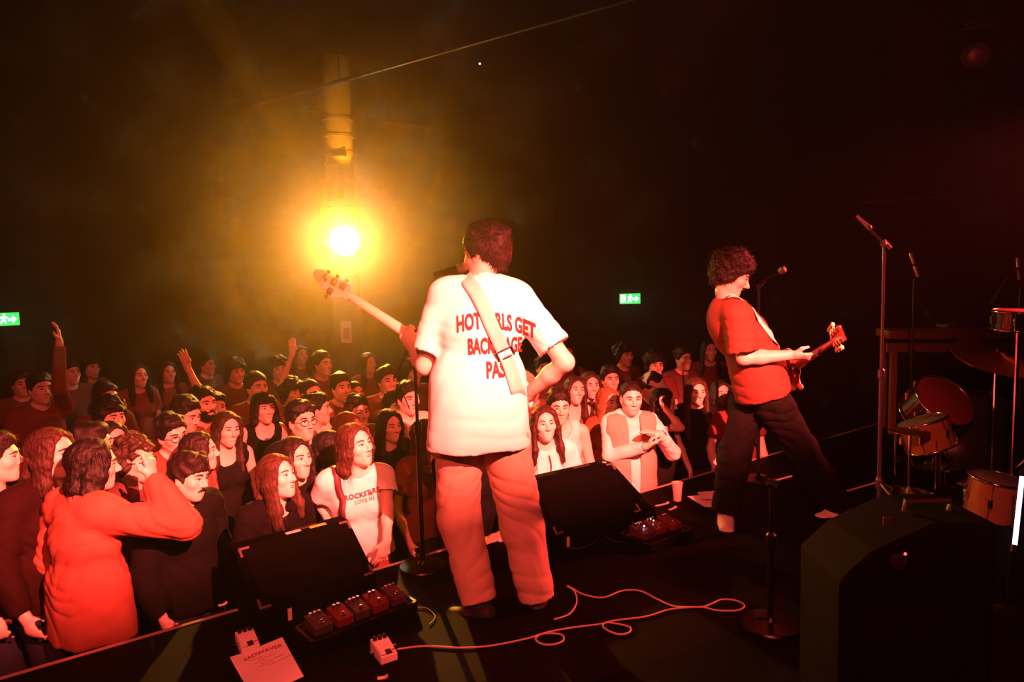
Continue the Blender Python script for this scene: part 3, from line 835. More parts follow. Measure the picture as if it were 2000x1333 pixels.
# ------------------------------------------------------------------ the setting
EA, EB = at_z(0, 1325, 0), at_z(1395, 920, 0)
e_ = unit(np.array(EB - EA)); n_ = V3(-e_[1], e_[0], 0)
if n_[1] < 0: n_ = -n_
EA = np.array(EA)
n_edge = float(EA @ n_)
def en(e, n, z): return e_ * e + n_ * n + V3(0, 0, z)
E0, E1, NB, NS, CEIL = -10.0, 10.4, n_edge + 9.2, -3.2, 4.7
STAGE_FLOOR = mat('stage_floor_black', (.0022, .0014, .0014), .70, var=.5, nscale=6, bump=.10, bscale=40, spec=.03)
HALL_FLOOR = mat('hall_floor', (.03, .025, .022), .5, var=.3, nscale=3)
WALLM = mat('dark_wall_paint', (.007, .006, .0055), .9, spec=.1, var=.25, nscale=2, bump=.1, bscale=20)
CEILM = mat('dark_ceiling_paint', (.006, .005, .005), .9, spec=.1, var=.25, nscale=2)
def slab(name, e0, e1, n0, n1, z0, z1, m):
    c = en((e0 + e1) / 2, (n0 + n1) / 2, (z0 + z1) / 2); R = np.stack([e_, n_, V3(0, 0, 1)], 1)
    return part(name, [quad_box(c, (e1 - e0, n1 - n0, z1 - z0), R)], m)
struct(slab('floor', E0, E1, n_edge - .3, NB, FLOOR_Z - .1, FLOOR_Z, HALL_FLOOR))
st = struct(slab('floor_stage', E0, E1, NS, n_edge - .02, -.06, 0, STAGE_FLOOR))
struct(slab('wall_stage_front', E0, E1, n_edge - .30, n_edge - .24, FLOOR_Z, -.06, mat('stage_skirt', (.012, .010, .010), .9)))
struct(slab('wall_back', E0, E1, NB, NB + .2, FLOOR_Z - .1, CEIL, WALLM))
struct(slab('wall_left', E0 - .2, E0, NS, NB, FLOOR_Z - .1, CEIL, WALLM))
struct(slab('wall_right', E1, E1 + .2, NS, NB, FLOOR_Z - .1, CEIL, WALLM))
struct(slab('wall_behind_stage', E0, E1, NS - .2, NS, FLOOR_Z - .1, CEIL, WALLM))
struct(slab('ceiling', E0 - .2, E1 + .2, NS - .2, NB + .2, CEIL, CEIL + .2, CEILM))
struct(slab('trim_1', E0, E1, n_edge - .02, n_edge, -.035, .004, mat('stage_edge_trim', (.34, .26, .22), .45)))
# door in the back wall on the left, its sign, the second sign by the right wall
def on_back(u, v):
    d = np.array(ray(u, v)); t = (NB - n_[:2] @ np.zeros(2)) / (d @ n_); return d * t + V3(0, 0, CAM_Z)
def on_right(u, v):
    d = np.array(ray(u, v)); t = E1 / (d @ e_); return d * t + V3(0, 0, CAM_Z)
dl, dr = on_back(16, 700), on_back(70, 700)
ed0, ed1 = float(dl @ e_), float(dr @ e_); ztop = float(on_back(40, 657)[2])
DOORM = mat('pale_door_paint', (.10, .13, .05), .6, var=.15)
dr1 = struct(slab('door_1', ed0, ed1, NB - .05, NB - .01, FLOOR_Z, ztop, DOORM))
ch_ = slab('door_panel', ed0 + .06, ed1 - .06, NB - .065, NB - .05, FLOOR_Z + .9, ztop - .12, DOORM); ch_.parent = dr1
ch_ = slab('door_handle', ed1 - .14, ed1 - .06, NB - .10, NB - .06, FLOOR_Z + .95, FLOOR_Z + .98, STEEL); ch_.parent = dr1
struct(slab('trim_2', ed0 - .07, ed0, NB - .07, NB, FLOOR_Z, ztop + .07, WALLM)); struct(slab('trim_3', ed1, ed1 + .07, NB - .07, NB, FLOOR_Z, ztop + .07, WALLM))
struct(slab('trim_4', ed0, ed1, NB - .07, NB, ztop, ztop + .07, WALLM))
GREEN = mat('exit_green_lit', (.02, .35, .08), .5, emit=(.03, 1.0, .12), emit_s=1.6)
EXWHITE = mat('exit_white_lit', (.8, .9, .8), .5, emit=(.75, 1.0, .72), emit_s=5.0)
def exit_sign(label, c, ex, out, w=.38, hgt=.18):
    """lit green escape sign: a running figure, a door and an arrow in white on green"""
    c = np.asarray(c, float); t = thing('exit_sign', label, 'exit sign', c)
    ez = V3(0, 0, 1); R = np.stack([ex, out, ez], 1); z3 = V3(0, 0, 0)
    part('housing', [quad_box(z3 - out * .03, (w + .02, .05, hgt + .02), R)], mat('exit_housing', (.25, .6, .25), .5, emit=(.2, 1.0, .15), emit_s=.5), t)
    part('panel', [quad_box(z3, (w, .012, hgt), R)], GREEN, t)
    o = out * .008
    def P2(pts, nm):
        part(nm, [prism([(x * hgt, y * hgt) for x, y in pts], 0, .004, o, ex, ez, out)], EXWHITE, t)
    P2([(-.95, -.38), (-.45, -.38), (-.45, .40), (-.95, .40)], 'door_symbol')
    P2([(.30, -.05), (.30, -.16), (.62, -.16), (.62, -.36), (.95, -.0), (.62, .30), (.62, .10), (.30, .10)], 'arrow_symbol')
    P2([(-.30, -.38), (-.16, -.38), (-.02, -.10), (.10, -.38), (.22, -.36), (.10, .02), (.14, .16), (.26, .04), (.30, .10), (.14, .30), (-.06, .28), (-.24, .14), (-.20, .06), (-.06, .14), (-.12, -.04)], 'running_figure')
    P2([(.06 + .085 * math.cos(a), .40 + .085 * math.sin(a)) for a in np.linspace(0, 2 * math.pi, 10)[:-1]], 'figure_head')
    return t
c = on_back(7, 624); exit_sign('green lit exit sign cut by the left picture edge', c - n_ * .05, e_, -n_, .36, .17)
c = on_right(1247, 583); ax = unit(np.cross(V3(0, 0, 1), -np.array([c[0], c[1], 0])))
so = unit(V3(-c[0], -c[1], 0) + V3(.12, 0, 0)); sx_ = unit(np.cross(so, (0, 0, 1))) * -1
ex2 = exit_sign('green lit exit sign floating between the two musicians', c - e_ * .25, sx_, so, .40, .19)
part('bracket', [quad_box(np.array(e_) * .13, (.26, .03, .03), np.stack([e_, n_, V3(0, 0, 1)], 1))], BLACKM, ex2)
# column behind the amber lamp, poster, ceiling pipe, wall rail
LY = 9.0
LP = np.array(at_y(672, 470, LY))
colc = np.array(at_y(671, 470, LY + .95))
cz0, cz1 = FLOOR_Z, CEIL
t = thing('round_column', 'round concrete column standing behind the amber lamp', 'column', (colc[0], colc[1], cz0))
t['kind'] = 'structure'
part('shaft', [lathe([(.20, 0), (.20, cz1 - cz0)], (0, 0, 0), (0, 0, 1), 28)], mat('column_paint', (.10, .09, .07), .7, bump=.2, bscale=30), t, smooth='auto')
for i, v in enumerate((235, 268, 300, 322)):
    z = float(at_y(671, v, LY + .95)[2]) - cz0
    part('band', [lathe([(.203, -.02), (.215, -.015), (.215, .015), (.203, .02)], (0, 0, z), (0, 0, 1), 28)], mat('column_band', (.07, .06, .05), .5), t, smooth='auto')
pc_ = np.array(at_y(662, 301, LY + .75)) - V3(colc[0], colc[1], cz0)
part('junction_box', [quad_box(pc_, (.20, .10, .055))], BLACKM, t, .006)
pp = np.array(at_y(681, 650, LY + .62)); pp[0] = colc[0] + .03
t = thing('poster', 'small pale violet poster fixed to the column under the amber lamp', 'poster', (pp[0], colc[1] - .225, pp[2]))
part('sheet', [quad_box((0, 0, 0), (.15, .006, .31))], mat('poster_paper', (.55, .42, .62), .7), t)
part('print', [quad_box((0, -.004, -.02), (.09, .003, .16))], mat('poster_print', (.32, .22, .38), .7), t)
def pipe(name, a, b, r, m, label, cat):
    a, b = np.array(a), np.array(b)
    t = thing(name, label, cat, a)
    part('tube', [tube([V3(0, 0, 0), b - a], r, 12)], m, t, smooth='auto')
    for f_ in (.12, .4, .68, .92):
        p = (b - a) * f_
        part('hanger', [tube([p + V3(0, 0, r), p + V3(0, 0, CEIL - a[2])], .008, 6)], BLACKM, t)
    return t
a, b = at_z(1330, -30, 3.75), at_z(470, 213, 3.75)
pipe('lighting_pipe', a, b, .022, mat('pipe_steel', (.02, .016, .016), .6, metal=.2), 'thin steel lighting pipe crossing the dark ceiling', 'pipe')
a = np.array(at_y(1690, 396, 6.6)); b = np.array(at_y(2060, 364, 6.2))
t = pipe('side_rail', a, b, .012, STEEL, 'thin metal rail high above the drum kit', 'rail')
# little signal lamp in the ceiling and the dark spotlight at top right
sp = at_z(937, 121, CEIL - .01)
t = thing('ceiling_lamp', 'tiny white signal lamp on the dark ceiling', 'lamp', sp)
part('housing', [lathe([(.03, .01), (.03, -.01), (.02, -.02)], (0, 0, 0), (0, 0, 1), 12)], BLACKM, t)
part('bulb', [uv_sphere((0, 0, -.025), .012, None, 8, 6)], mat('signal_bulb', (1, .95, .85), .5, emit=(1, .9, .75), emit_s=25), t, smooth=True)
# ------------------------------------------------------------------ lamps
def moving_head(label, loc, aim, lens_col, lens_s, mount=None, size=1.0):
    """a stage lamp: base box, yoke with two arms, drum shaped head, glass lens"""
    t = thing('stage_lamp', label, 'stage lamp', loc)
    d = unit(np.asarray(aim, float) - np.asarray(loc, float)); s = size
    side = unit(np.cross(d, (0, 0, 1))); z = V3(0, 0, 1)
    part('head', [lathe([(.06 * s, -.30 * s), (.11 * s, -.27 * s), (.125 * s, -.10 * s), (.125 * s, 0), (.135 * s, .0), (.135 * s, .05 * s), (.119 * s, .05 * s), (.119 * s, .02 * s), (.001, .02 * s)], (0, 0, 0), d, 24)], BLACKM, t, smooth='auto')
    part('lens', [lathe([(.001, .046 * s), (.06 * s, .043 * s), (.118 * s, .036 * s)], (0, 0, 0), d, 24)], mat('lens_glow_' + lens_col[0], lens_col[1], .2, emit=lens_col[1], emit_s=lens_s), t, smooth=True)
    up = z * .24 * s
    yk = part('yoke', [quad_box(sx * side * .16 * s + z * .10 * s - d * .1 * s, (.025 * s, .09 * s, .30 * s), np.stack([side, np.cross(z, side), z], 1)) for sx in (-1, 1)] + [quad_box(up - d * .1 * s, (.345 * s, .09 * s, .03 * s), np.stack([side, np.cross(z, side), z], 1))], BLACKM, t, .006)
    part('base', [quad_box(up + z * .055 * s - d * .1 * s, (.26 * s, .22 * s, .08 * s), np.stack([side, np.cross(z, side), z], 1))], BLACKM, t, .01)
    if mount is not None:
        m = np.asarray(mount, float) - np.asarray(loc, float)
        part('mounting_arm', [tube([up + z * .08 * s - d * .1 * s, up + z * .16 * s - d * .1 * s, m], .02 * s, 8)], BLACKM, t)
    return t
aim_amber = (0.6, 0.0, 1.0)
t = moving_head('blazing amber spotlight shining through the haze at the back of the hall', LP, aim_amber, ('amber', (1.0, .86, .55)), 260, (colc[0], colc[1] - .19, LP[2] + .62), 1.6)
dl_ = unit(np.array(aim_amber) - LP)
spot('amber_beam', LP + dl_ * .13, (-0.9, 0.0, 1.1), 2700, AMBER, 66, .9, .03)
spot('amber_spill', LP + dl_ * .13, (1.2, 0.0, 1.1), 450, AMBER, 120, .6, .03)
bt = np.array(at_y(478, 140, 7.0))
spot('amber_shaft', LP + dl_ * .13, bt, 60000, AMBER, 7, .25, .02)
spot('amber_column_wash', LP + V3(0.0, .34, .86), np.array(at_y(671, 250, LY + .9)), 260, AMBER, 50, .6, .03)
lp2 = np.array(at_y(1908, 105, 4.6))
moving_head('dark hanging spotlight with a faint red lens at the upper right', lp2, (0.5, 2.0, 0.5), ('red', (.06, .006, .010)), .12, (lp2[0], lp2[1] + .1, CEIL), .62)
for nm, lc, aim in (('red stage spotlight with barn doors hanging above the front of the stage', KEY_LOC, KEY_AIM), ('red stage spotlight hanging at the far side beyond the drum kit', CROSS_LOC, CROSS_AIM), ('red stage spotlight hanging under the ceiling over the right of the crowd', TOP_LOC, TOP_AIM)):
    lc = np.array(lc); d = unit(np.array(aim) - lc)
    moving_head(nm, lc - d * .12, aim, ('hot', (1, .15, .1)), 3, (lc[0], lc[1], CEIL), .8)

# barn doors on the key lamp: cut the beam above the stage floor and over the first rows
kl = np.array(KEY_LOC); az = unit(V3(KEY_AIM[0] - kl[0], KEY_AIM[1] - kl[1], 0)); sdv = V3(az[1], -az[0], 0)
lamp_key = [o for o in COL.objects if o.get('label', '').startswith('red stage spotlight with barn doors')][0]
r_ = .34; edge = az * r_ - V3(0, 0, r_ * math.tan(math.radians(34.0))); dn = unit(V3(0, 0, -1) - az * .35)
bc_ = kl + edge + dn * .13 - np.array(lamp_key.location)
part('barn_door', [quad_box(bc_, (.62, .004, .26), np.stack([sdv, np.cross(dn, sdv), dn], 1))], BLACKM, lamp_key)
edge = az * r_ - V3(0, 0, r_ * math.tan(math.radians(24.6))); dn = unit(V3(0, 0, 1) + az * .25)
bc_ = kl + edge + dn * .13 - np.array(lamp_key.location)
part('barn_door', [quad_box(bc_, (.62, .004, .26), np.stack([sdv, np.cross(dn, sdv), dn], 1))], BLACKM, lamp_key)
# ------------------------------------------------------------------ lettering laid on cloth and paper
def text_mesh(txt, size=1.0, bold=0.0, squeeze=1.0, spacing=1.0):
    cu = bpy.data.curves.new('lettering', 'FONT'); cu.body = txt; cu.size = size; cu.offset = bold; cu.align_x = 'CENTER'; cu.align_y = 'CENTER'
    cu.space_character = spacing; cu.resolution_u = 3; cu.fill_mode = 'FRONT'
    o = bpy.data.objects.new('lettering', cu); COL.objects.link(o)
    bpy.context.view_layer.update()
    me = bpy.data.meshes.new_from_object(o.evaluated_get(bpy.context.evaluated_depsgraph_get()))
    bpy.data.objects.remove(o); bpy.data.curves.remove(cu)
    for v in me.vertices: v.co.x *= squeeze
    return me
def chop(me, step):
    bm = bmesh.new(); bm.from_mesh(me)
    for axis in (0, 1):
        lo = min(v.co[axis] for v in bm.verts); hi = max(v.co[axis] for v in bm.verts); p = lo + step * .5
        while p < hi:
            co = [0, 0, 0]; co[axis] = p; no = [0, 0, 0]; no[axis] = 1
            bmesh.ops.bisect_plane(bm, geom=bm.verts[:] + bm.edges[:] + bm.faces[:], plane_co=co, plane_no=no); p += step
    bmesh.ops.triangulate(bm, faces=bm.faces)
    bm.to_mesh(me); bm.free()
def bvh_of(o):
    me = o.data
    return BVHTree.FromPolygons([v.co.copy() for v in me.vertices], [tuple(p.vertices) for p in me.polygons])
def lay_text(name, txt, size, bvh, o, ex, ey, ez, m, parent, arc=0., bold=.0, squeeze=1., step=.012, off=.003, slant=0., shapes=None, spacing=1.0, tilt=0.):
    """print on a surface: the letters are pushed along ez from the plane o, ex, ey onto the mesh behind"""
    me = shapes if shapes is not None else text_mesh(txt, size, bold, squeeze, spacing)
    chop(me, step)
    o, ex, ey, ez = [Vector(q) for q in (o, ex, ey, ez)]
    last = None
    for v in me.vertices:
        x, y = v.co.x, v.co.y
        y2 = y + arc * (-(x * x)) + slant * x
        p = o + ex * x + ey * y2
        hit = bvh.ray_cast(p, ez, 2.0)
        if hit[0] is not None: last = hit[0]; v.co = hit[0] - ez * off
        else: v.co = p + ez * (((last - o).dot(ez)) if last else .3)
    me.materials.clear(); me.materials.append(m)
    return obj(name, me, parent)
def star_mesh(r):
    me = bpy.data.meshes.new('star')
    pts = [((r if i % 2 == 0 else r * .42) * math.sin(math.pi * i / 5), (r if i % 2 == 0 else r * .42) * math.cos(math.pi * i / 5), 0) for i in range(10)]
    me.from_pydata(pts + [(0, 0, 0)], [], [(i, (i + 1) % 10, 10) for i in range(10)]); return me
# ------------------------------------------------------------------ the bass player
BY = 3.05
def w(u, v, y): return np.array(at_y(u, v, y))
bx = w(934, 780, BY)
b_yaw = .10
bass_T, bass_N = w(1030, 806, 3.24), w(681, 577, 3.44)            # tail and nut of the bass
fa, fb = w(938, 1186, 2.99), w(1050, 1178, 3.07)
bassist = person('bass player seen from behind, white printed T-shirt and loose tan trousers', (bx[0], BY, 0), b_yaw, 1.79, 'm', 0, 'short', 'dark',
    hairkw=dict(strands=3800, vol=1.25), lod=0, seed=5, nose=1.0,
    top=dict(kind='tee', color=(.80, .77, .73), infl=.030, hem=.205, flare=.006, sleeve=.76, sleeve_infl=.017, folds=.55, neck=.066, neck_fwd=.02, neck_deep=.045, name='t_shirt'),
    bottom=dict(color=(.56, .38, .28), infl=.024, leg=.010, low=-.02, folds=.6),
    head=(math.radians(52), math.radians(4), math.radians(-3)), lean=(.05, .08), headshift=(.035, 0.0, .0), shoulder=.88,
    arms={'L': dict(world=True, elbow=w(830, 716, 3.08), wrist=w(805, 676, 3.28), hand=(-.38, .55, .65), palm=(.30, .72, -.35), thumb=(-.45, -.55, .75), curl=.75, thumbc=.1, fine=True),
          'R': dict(world=True, elbow=w(1104, 708, 3.02), wrist=w(1028, 772, 3.20), hand=(-.75, .55, -.25), palm=(-.3, -.75, .1), thumb=(0, .1, 1), curl=.7, fine=True)},
    feet={'L': dict(knee=w(897, 1010, 3.10), ankle=fa, toe=fa + V3(-.115, .04, -.055)), 'R': dict(knee=w(1020, 1030, 3.12), ankle=fb, toe=fb + V3(.03, .12, -.055))},
    shoes=dict(color=(.012, .010, .010), laces=True))
INK = mat('red_brown_print', (.10, .012, .012), .8)
bv = bvh_of(bassist['shirt'])
def loc_of(p, world_pt): return p['Rw'].T @ (np.asarray(world_pt) - p['base'])
for txt, (u, v), arc, sl, spc in (('HOT GIRLS GET', (966, 626), 1.1, -.13, .52), ('BACKSTAGE', (965, 672), .3, -.03, .47), ('PASS', (969, 716), .0, .0, .56)):
    p = loc_of(bassist, w(u, v, BY)); p[1] = -.6
    lay_text('shirt_print', txt, .094, bv, p, (1, 0, 0), (0, 0, 1), (0, 1, 0), INK, bassist['shirt'], arc=arc, slant=sl, bold=.0035, squeeze=spc, off=.0035)
# collar ring of the shirt
# ------------------------------------------------------------------ the bass
def outline(pts, sub=4): return [(p[0], p[1]) for p in catmull([(x, y, 0) for x, y in pts], sub, True)]
BODYO = [(0, .05), (.01, .12), (.06, .162), (.13, .165), (.20, .130), (.26, .115), (.33, .135), (.41, .155), (.475, .14), (.50, .105), (.46, .075), (.415, .052), (.385, .032), (.385, -.032), (.41, -.05), (.44, -.085), (.44, -.12), (.39, -.142), (.32, -.128), (.26, -.115), (.20, -.128), (.13, -.163), (.05, -.158), (.0, -.11), (-.006, -.03)]
ex = unit(bass_N - bass_T); fwd = unit(V3(-math.sin(b_yaw), math.cos(b_yaw), -.06)); ez = unit(fwd - ex * (fwd @ ex)); ey = np.cross(ez, ex)
if ey[2] < 0: ey = -ey
D = float(np.linalg.norm(bass_N - bass_T))
CREAM = mat('maple_neck', (.72, .58, .42), .35, var=.06, nscale=12, stretch=(1, 1, 1), coat=.4)
BASSW = mat('bass_white_lacquer', (.74, .68, .62), .22, var=.03, coat=.5)
t = thing('bass_guitar', 'white four-string bass guitar held by the player in the printed T-shirt', 'bass guitar', bass_T)
bass = t
O = V3(0, 0, 0)
part('body', [prism(outline(BODYO), -.02, .02, O, ex, ey, ez)], BASSW, t, .006)
part('pickguard', [prism(outline([(.10, .02), (.20, .06), (.34, .10), (.40, .06), (.38, -.04), (.34, -.10), (.24, -.08), (.12, -.06)]), .021, .024, O, ex, ey, ez)], BLACKP, t)
part('pickup', [quad_box(ex * .15 + ez * .028, (.05, .10, .014), np.stack([ex, ey, ez], 1))], BLACKM, t, .004)
part('bridge', [quad_box(ex * .06 + ez * .028, (.05, .085, .014), np.stack([ex, ey, ez], 1))], CHROME, t, .003)
nv, nf = [], []; nseg = 12
for i in range(nseg):
    f_ = i / (nseg - 1); x = .34 + (D + .015 - .34) * f_; wd = .032 + (.0215 - .032) * f_; th = .023 - .003 * f_
    for k in range(10):
        a = math.pi * k / 9; nv.append(O + ex * x + ey * (wd * math.cos(a)) - ez * (th * math.sin(a) - .008))
for i in range(nseg - 1):
    for k in range(9): nf.append((i * 10 + k, i * 10 + k + 1, i * 10 + 11 + k, i * 10 + 10 + k))
nf += [tuple(range(9, -1, -1)), tuple((nseg - 1) * 10 + k for k in range(10))]
nf += [(i * 10, (i + 1) * 10, (i + 1) * 10 + 9, i * 10 + 9) for i in range(nseg - 1)]
part('neck', [(np.array(nv), nf)], CREAM, t, smooth='auto')
part('fingerboard', [prism([(.33, -.032), (.33, .032), (D, .0215), (D, -.0215)], .008, .014, O, ex, ey, ez)], mat('rosewood', (.08, .035, .02), .4, var=.3), t, .001)
part('frets', [quad_box(ex * (D - (D - .06) * (1 - 2 ** (-i / 12))) + ez * .0145, (.0025, .05, .002), np.stack([ex, ey, ez], 1)) for i in range(1, 19)], CHROME, t)['kind'] = 'stuff'
HSO = [(-.01, .021), (.012, .044), (.035, .050), (.11, .040), (.18, .036), (.212, .022), (.222, .0), (.205, -.022), (.175, -.030), (.12, -.048), (.075, -.063), (.045, -.050), (.02, -.028), (-.01, -.021)]
hd = part('headstock', [prism(outline(HSO, 4), -.010, .006, ex * D, ex, ey, ez)], CREAM, t, .003)
hx = unit(ex - ey * .0); R3 = np.stack([ex, ey, ez], 1)
for tx, ty, sgn in ((.045, .022, 1), (.098, .016, 1), (.150, .010, 1), (.088, -.034, -1)):
    c0 = ex * (D + tx) + ey * ty
    tn = part('tuner', [lathe([(.0135, -.004), (.0165, -.008), (.0165, -.018), (.010, -.022)], c0 - ez * .004, ez, 12), quad_box(c0 - ez * .013, (.030, .036, .008), R3)], mat('tuner_nickel', (.34, .20, .12), .25, metal=.85), t, .002)
    part('tuner_key', [tube([c0 - ez * .014, c0 - ez * .014 + ey * sgn * .028], .0035, 6), prism(outline([(-.007, 0), (-.010, .010), (0, .015), (.010, .010), (.007, 0)], 3), -.003, .003, c0 - ez * .014 + ey * sgn * .027, ex, ey * sgn, ez)], mat('tuner_nickel', (.3, .2, .1)), tn, .001)
    part('tuner_post', [lathe([(.006, 0), (.006, .022), (.007, .024)], c0, ez, 8)], CHROME, tn)
for i in range(4):
    y0 = -.024 + .016 * i; y1 = -.014 + .0095 * i
    part('string', [tube([ex * .06 + ey * y0 + ez * .036, ex * D + ey * y1 + ez * .019], .0012, 5)], STEEL, t)
# strap: over the left shoulder, down the back, round to the tail of the bass
uv = [(914, 548), (930, 572), (946, 603), (962, 640), (978, 675), (993, 707), (1004, 738), (1012, 765)]
pts, wid = [], []
Rw, base = bassist['Rw'], bassist['base']
path = catmull([(u, v, 0) for u, v in uv], 4)
sec = []; lastd = None
for i, p in enumerate(path):
    a = path[max(i - 1, 0)]; b = path[min(i + 1, len(path) - 1)]; tn = unit(b - a); nr = V3(-tn[1], tn[0], 0)
    row = []
    for k in np.linspace(-1, 1, 5):
        q = p + nr * k * 13.5
        c0 = loc_of(bassist, (0, 0, CAM_Z)); d = Rw.T @ np.array(ray(q[0], q[1])); d = unit(d)
        h_ = bv.ray_cast(Vector(c0), Vector(d), 6)
        if h_[0] is not None and abs((Rw @ np.array(h_[0]) + base)[1] - BY) < .24: dist = (Vector(c0) - h_[0]).length; lastd = dist
        else: dist = lastd if lastd else 2.9
        row.append(dist)
    sec.append((p, nr, row))
rows = np.array([r for _, _, r in sec]); 
for it in range(3):
    rows[1:-1] = (rows[:-2] + rows[1:-1] * 2 + rows[2:]) / 4
sv = []
for (p, nr, _), row in zip(sec, rows):
    m_ = row.min() * .5 + row.mean() * .5
    for k, dist in zip(np.linspace(-1, 1, 5), row):
        q = p + nr * k * 13.5; d = unit(np.array(ray(q[0], q[1])))
        sv.append(V3(0, 0, CAM_Z) + d * (min(dist, m_ + .01) - .011) - bass_T)
# run the strap on to the bass tail and, over the shoulder, to the upper horn
lo_end = [sv[-5 + k] for k in range(5)]
tailp = ex * .0 - ex * .01
for f_ in (.35, .7, 1.0):
    for k in range(5): sv.append(lo_end[k] * (1 - f_) + (tailp + ey * (k - 2) * .010 * -1 - ez * .012) * f_)
first = [sv[k] for k in range(5)]
horn = ex * .50 + ey * .10
over = []
shp = [first[2] + V3(-.012, .05, .022), first[2] + V3(-.03, .115, .01), first[2] + V3(-.045, .18, -.06), horn + ez * .012]
for sp_ in reversed(shp):
    for k in range(5): over.append(sp_ + (first[k] - first[2]) * (.9 if sp_ is not shp[-1] else .5))
sv = over + sv
nr_ = len(sv) // 5
sf = [(i * 5 + k, i * 5 + k + 1, (i + 1) * 5 + k + 1, (i + 1) * 5 + k) for i in range(nr_ - 1) for k in range(4)]
sv = np.array(sv)
stp = part('strap', [(sv, sf)], mat('strap_webbing', (.52, .44, .38), .8, bump=.4, bscale=300), t, smooth=True)
md = stp.modifiers.new('thickness', 'SOLIDIFY'); md.thickness = .004; md.offset = 0
j = int(nr_ * .62)
cb = sv[j * 5 + 2] + V3(0, -.006, 0); tb = unit(sv[(j + 1) * 5 + 2] - sv[(j - 1) * 5 + 2]); sb = unit(sv[j * 5 + 4] - sv[j * 5]); nb = np.cross(sb, tb); Rb = np.stack([sb, tb, nb], 1)
part('buckle', [quad_box(cb + tb * q * .018, (.082, .008, .010), Rb) for q in (-1, 1)] + [quad_box(cb + sb * q * .038, (.008, .044, .010), Rb) for q in (-1, 1)], BLACKM, stp, .002)
part('buckle_pad', [quad_box(cb, (.062, .026, .008), Rb)], mat('buckle_white', (.75, .70, .66), .5), stp, .002)
# ------------------------------------------------------------------ microphones
def mic(parent, head, d, s=1.0, body=None, name='microphone'):
    d = unit(d)
    m_ = part(name, [lathe([(.010 * s, -.165 * s), (.0115 * s, -.16 * s), (.0185 * s, -.03 * s), (.020 * s, -.015 * s)], head, d, 16)], body or BLACKM, parent, smooth='auto')
    part('mic_grille', [lathe([(.020 * s, -.018 * s), (.0255 * s, -.005 * s), (.0262 * s, .008 * s), (.023 * s, .020 * s), (.014 * s, .029 * s), (.002, .032 * s)], head, d, 16)], mat('mic_mesh', (.30, .28, .27), .35, metal=.8, bump=.9, bscale=500), m_, smooth=True)
    return m_
def stand(label, base, piv_z, boom=None, r=.0105, legs='round', m=None, cat='mic stand', name='microphone_stand'):
    m = m or BLACKM
    t = thing(name, label, cat, base)
    if legs == 'round':
        part('base', [lathe([(.12, 0), (.125, .006), (.12, .014), (.03, .024), (.018, .04)], (0, 0, 0), (0, 0, 1), 28)], m, t, smooth='auto')
    else:
        part('leg_hub', [lathe([(.02, .10), (.022, .10), (.022, .16), (.014, .18)], (0, 0, 0), (0, 0, 1), 12)], m, t)
        for k in range(3):
            a = 2 * math.pi * k / 3 + .6
            lg = part('leg', [tube([V3(.015 * math.cos(a), .015 * math.sin(a), .14), V3(.30 * math.cos(a), .30 * math.sin(a), .014)], .008, 8)], m, t)
            part('rubber_foot', [uv_sphere((.30 * math.cos(a), .30 * math.sin(a), .014), .013, None, 8, 6)], mat('rubber_black', (.01, .01, .01), .8), lg)
    z1 = min(.85, piv_z * .6)
    part('lower_tube', [tube([(0, 0, .03), (0, 0, z1)], r * 1.25, 12)], m, t, smooth='auto')
    part('clutch', [lathe([(r * 1.3, -.03), (r * 2, -.025), (r * 2, .025), (r * 1.2, .035)], (0, 0, z1), (0, 0, 1), 12)], m, t, smooth='auto')
    part('upper_tube', [tube([(0, 0, z1), (0, 0, piv_z)], r * .85, 12)], m, t, smooth='auto')
    if boom is not None:
        a, b = [np.asarray(q, float) - np.asarray(base, float) for q in boom]
        part('boom', [tube([a, b], r * .75, 10)], STEEL if m is CHROME else mat('boom_metal', (.10, .09, .08), .3, metal=.7), t, smooth='auto')
        part('boom_knob', [lathe([(.018, -.02), (.018, .02)], (0, 0, piv_z), np.cross(b - a, (0, 0, 1.)), 12)], m, t)
    return t
sb_ = np.array(at_z(826, 1108, 0)); ys = sb_[1]
pz = w(818, 650, ys)
mh = w(901, 523, 3.36); mtail = w(862, 533, 3.42)
st_ = stand('black microphone stand with boom in front of the bass player', sb_, pz[2], boom=(w(770, 738, ys + .03), w(879, 545, 3.42)))
dmic = unit(mh - mtail)
part('mic_clip', [tube([w(879, 545, 3.42) - sb_, mh - dmic * .10 - sb_], .011, 8)], BLACKM, st_)
tm = thing('vocal_microphone', 'vocal microphone at the mouth of the bass player', 'microphone', mh); mic(tm, V3(0, 0, 0), dmic)
cb_ = catmull([mtail - V3(.0, 0, .0), mtail + V3(-.03, .0, -.03), mtail + V3(-.03, .02, -.14), w(835, 612, 3.46), w(780, 722, ys), w(800, 800, ys)], 6)
tag(part('microphone_cable', [tube([p for p in cb_], .003, 6)], BLACKM), 'thin black cable hanging from the vocal microphone along its boom', 'cable')
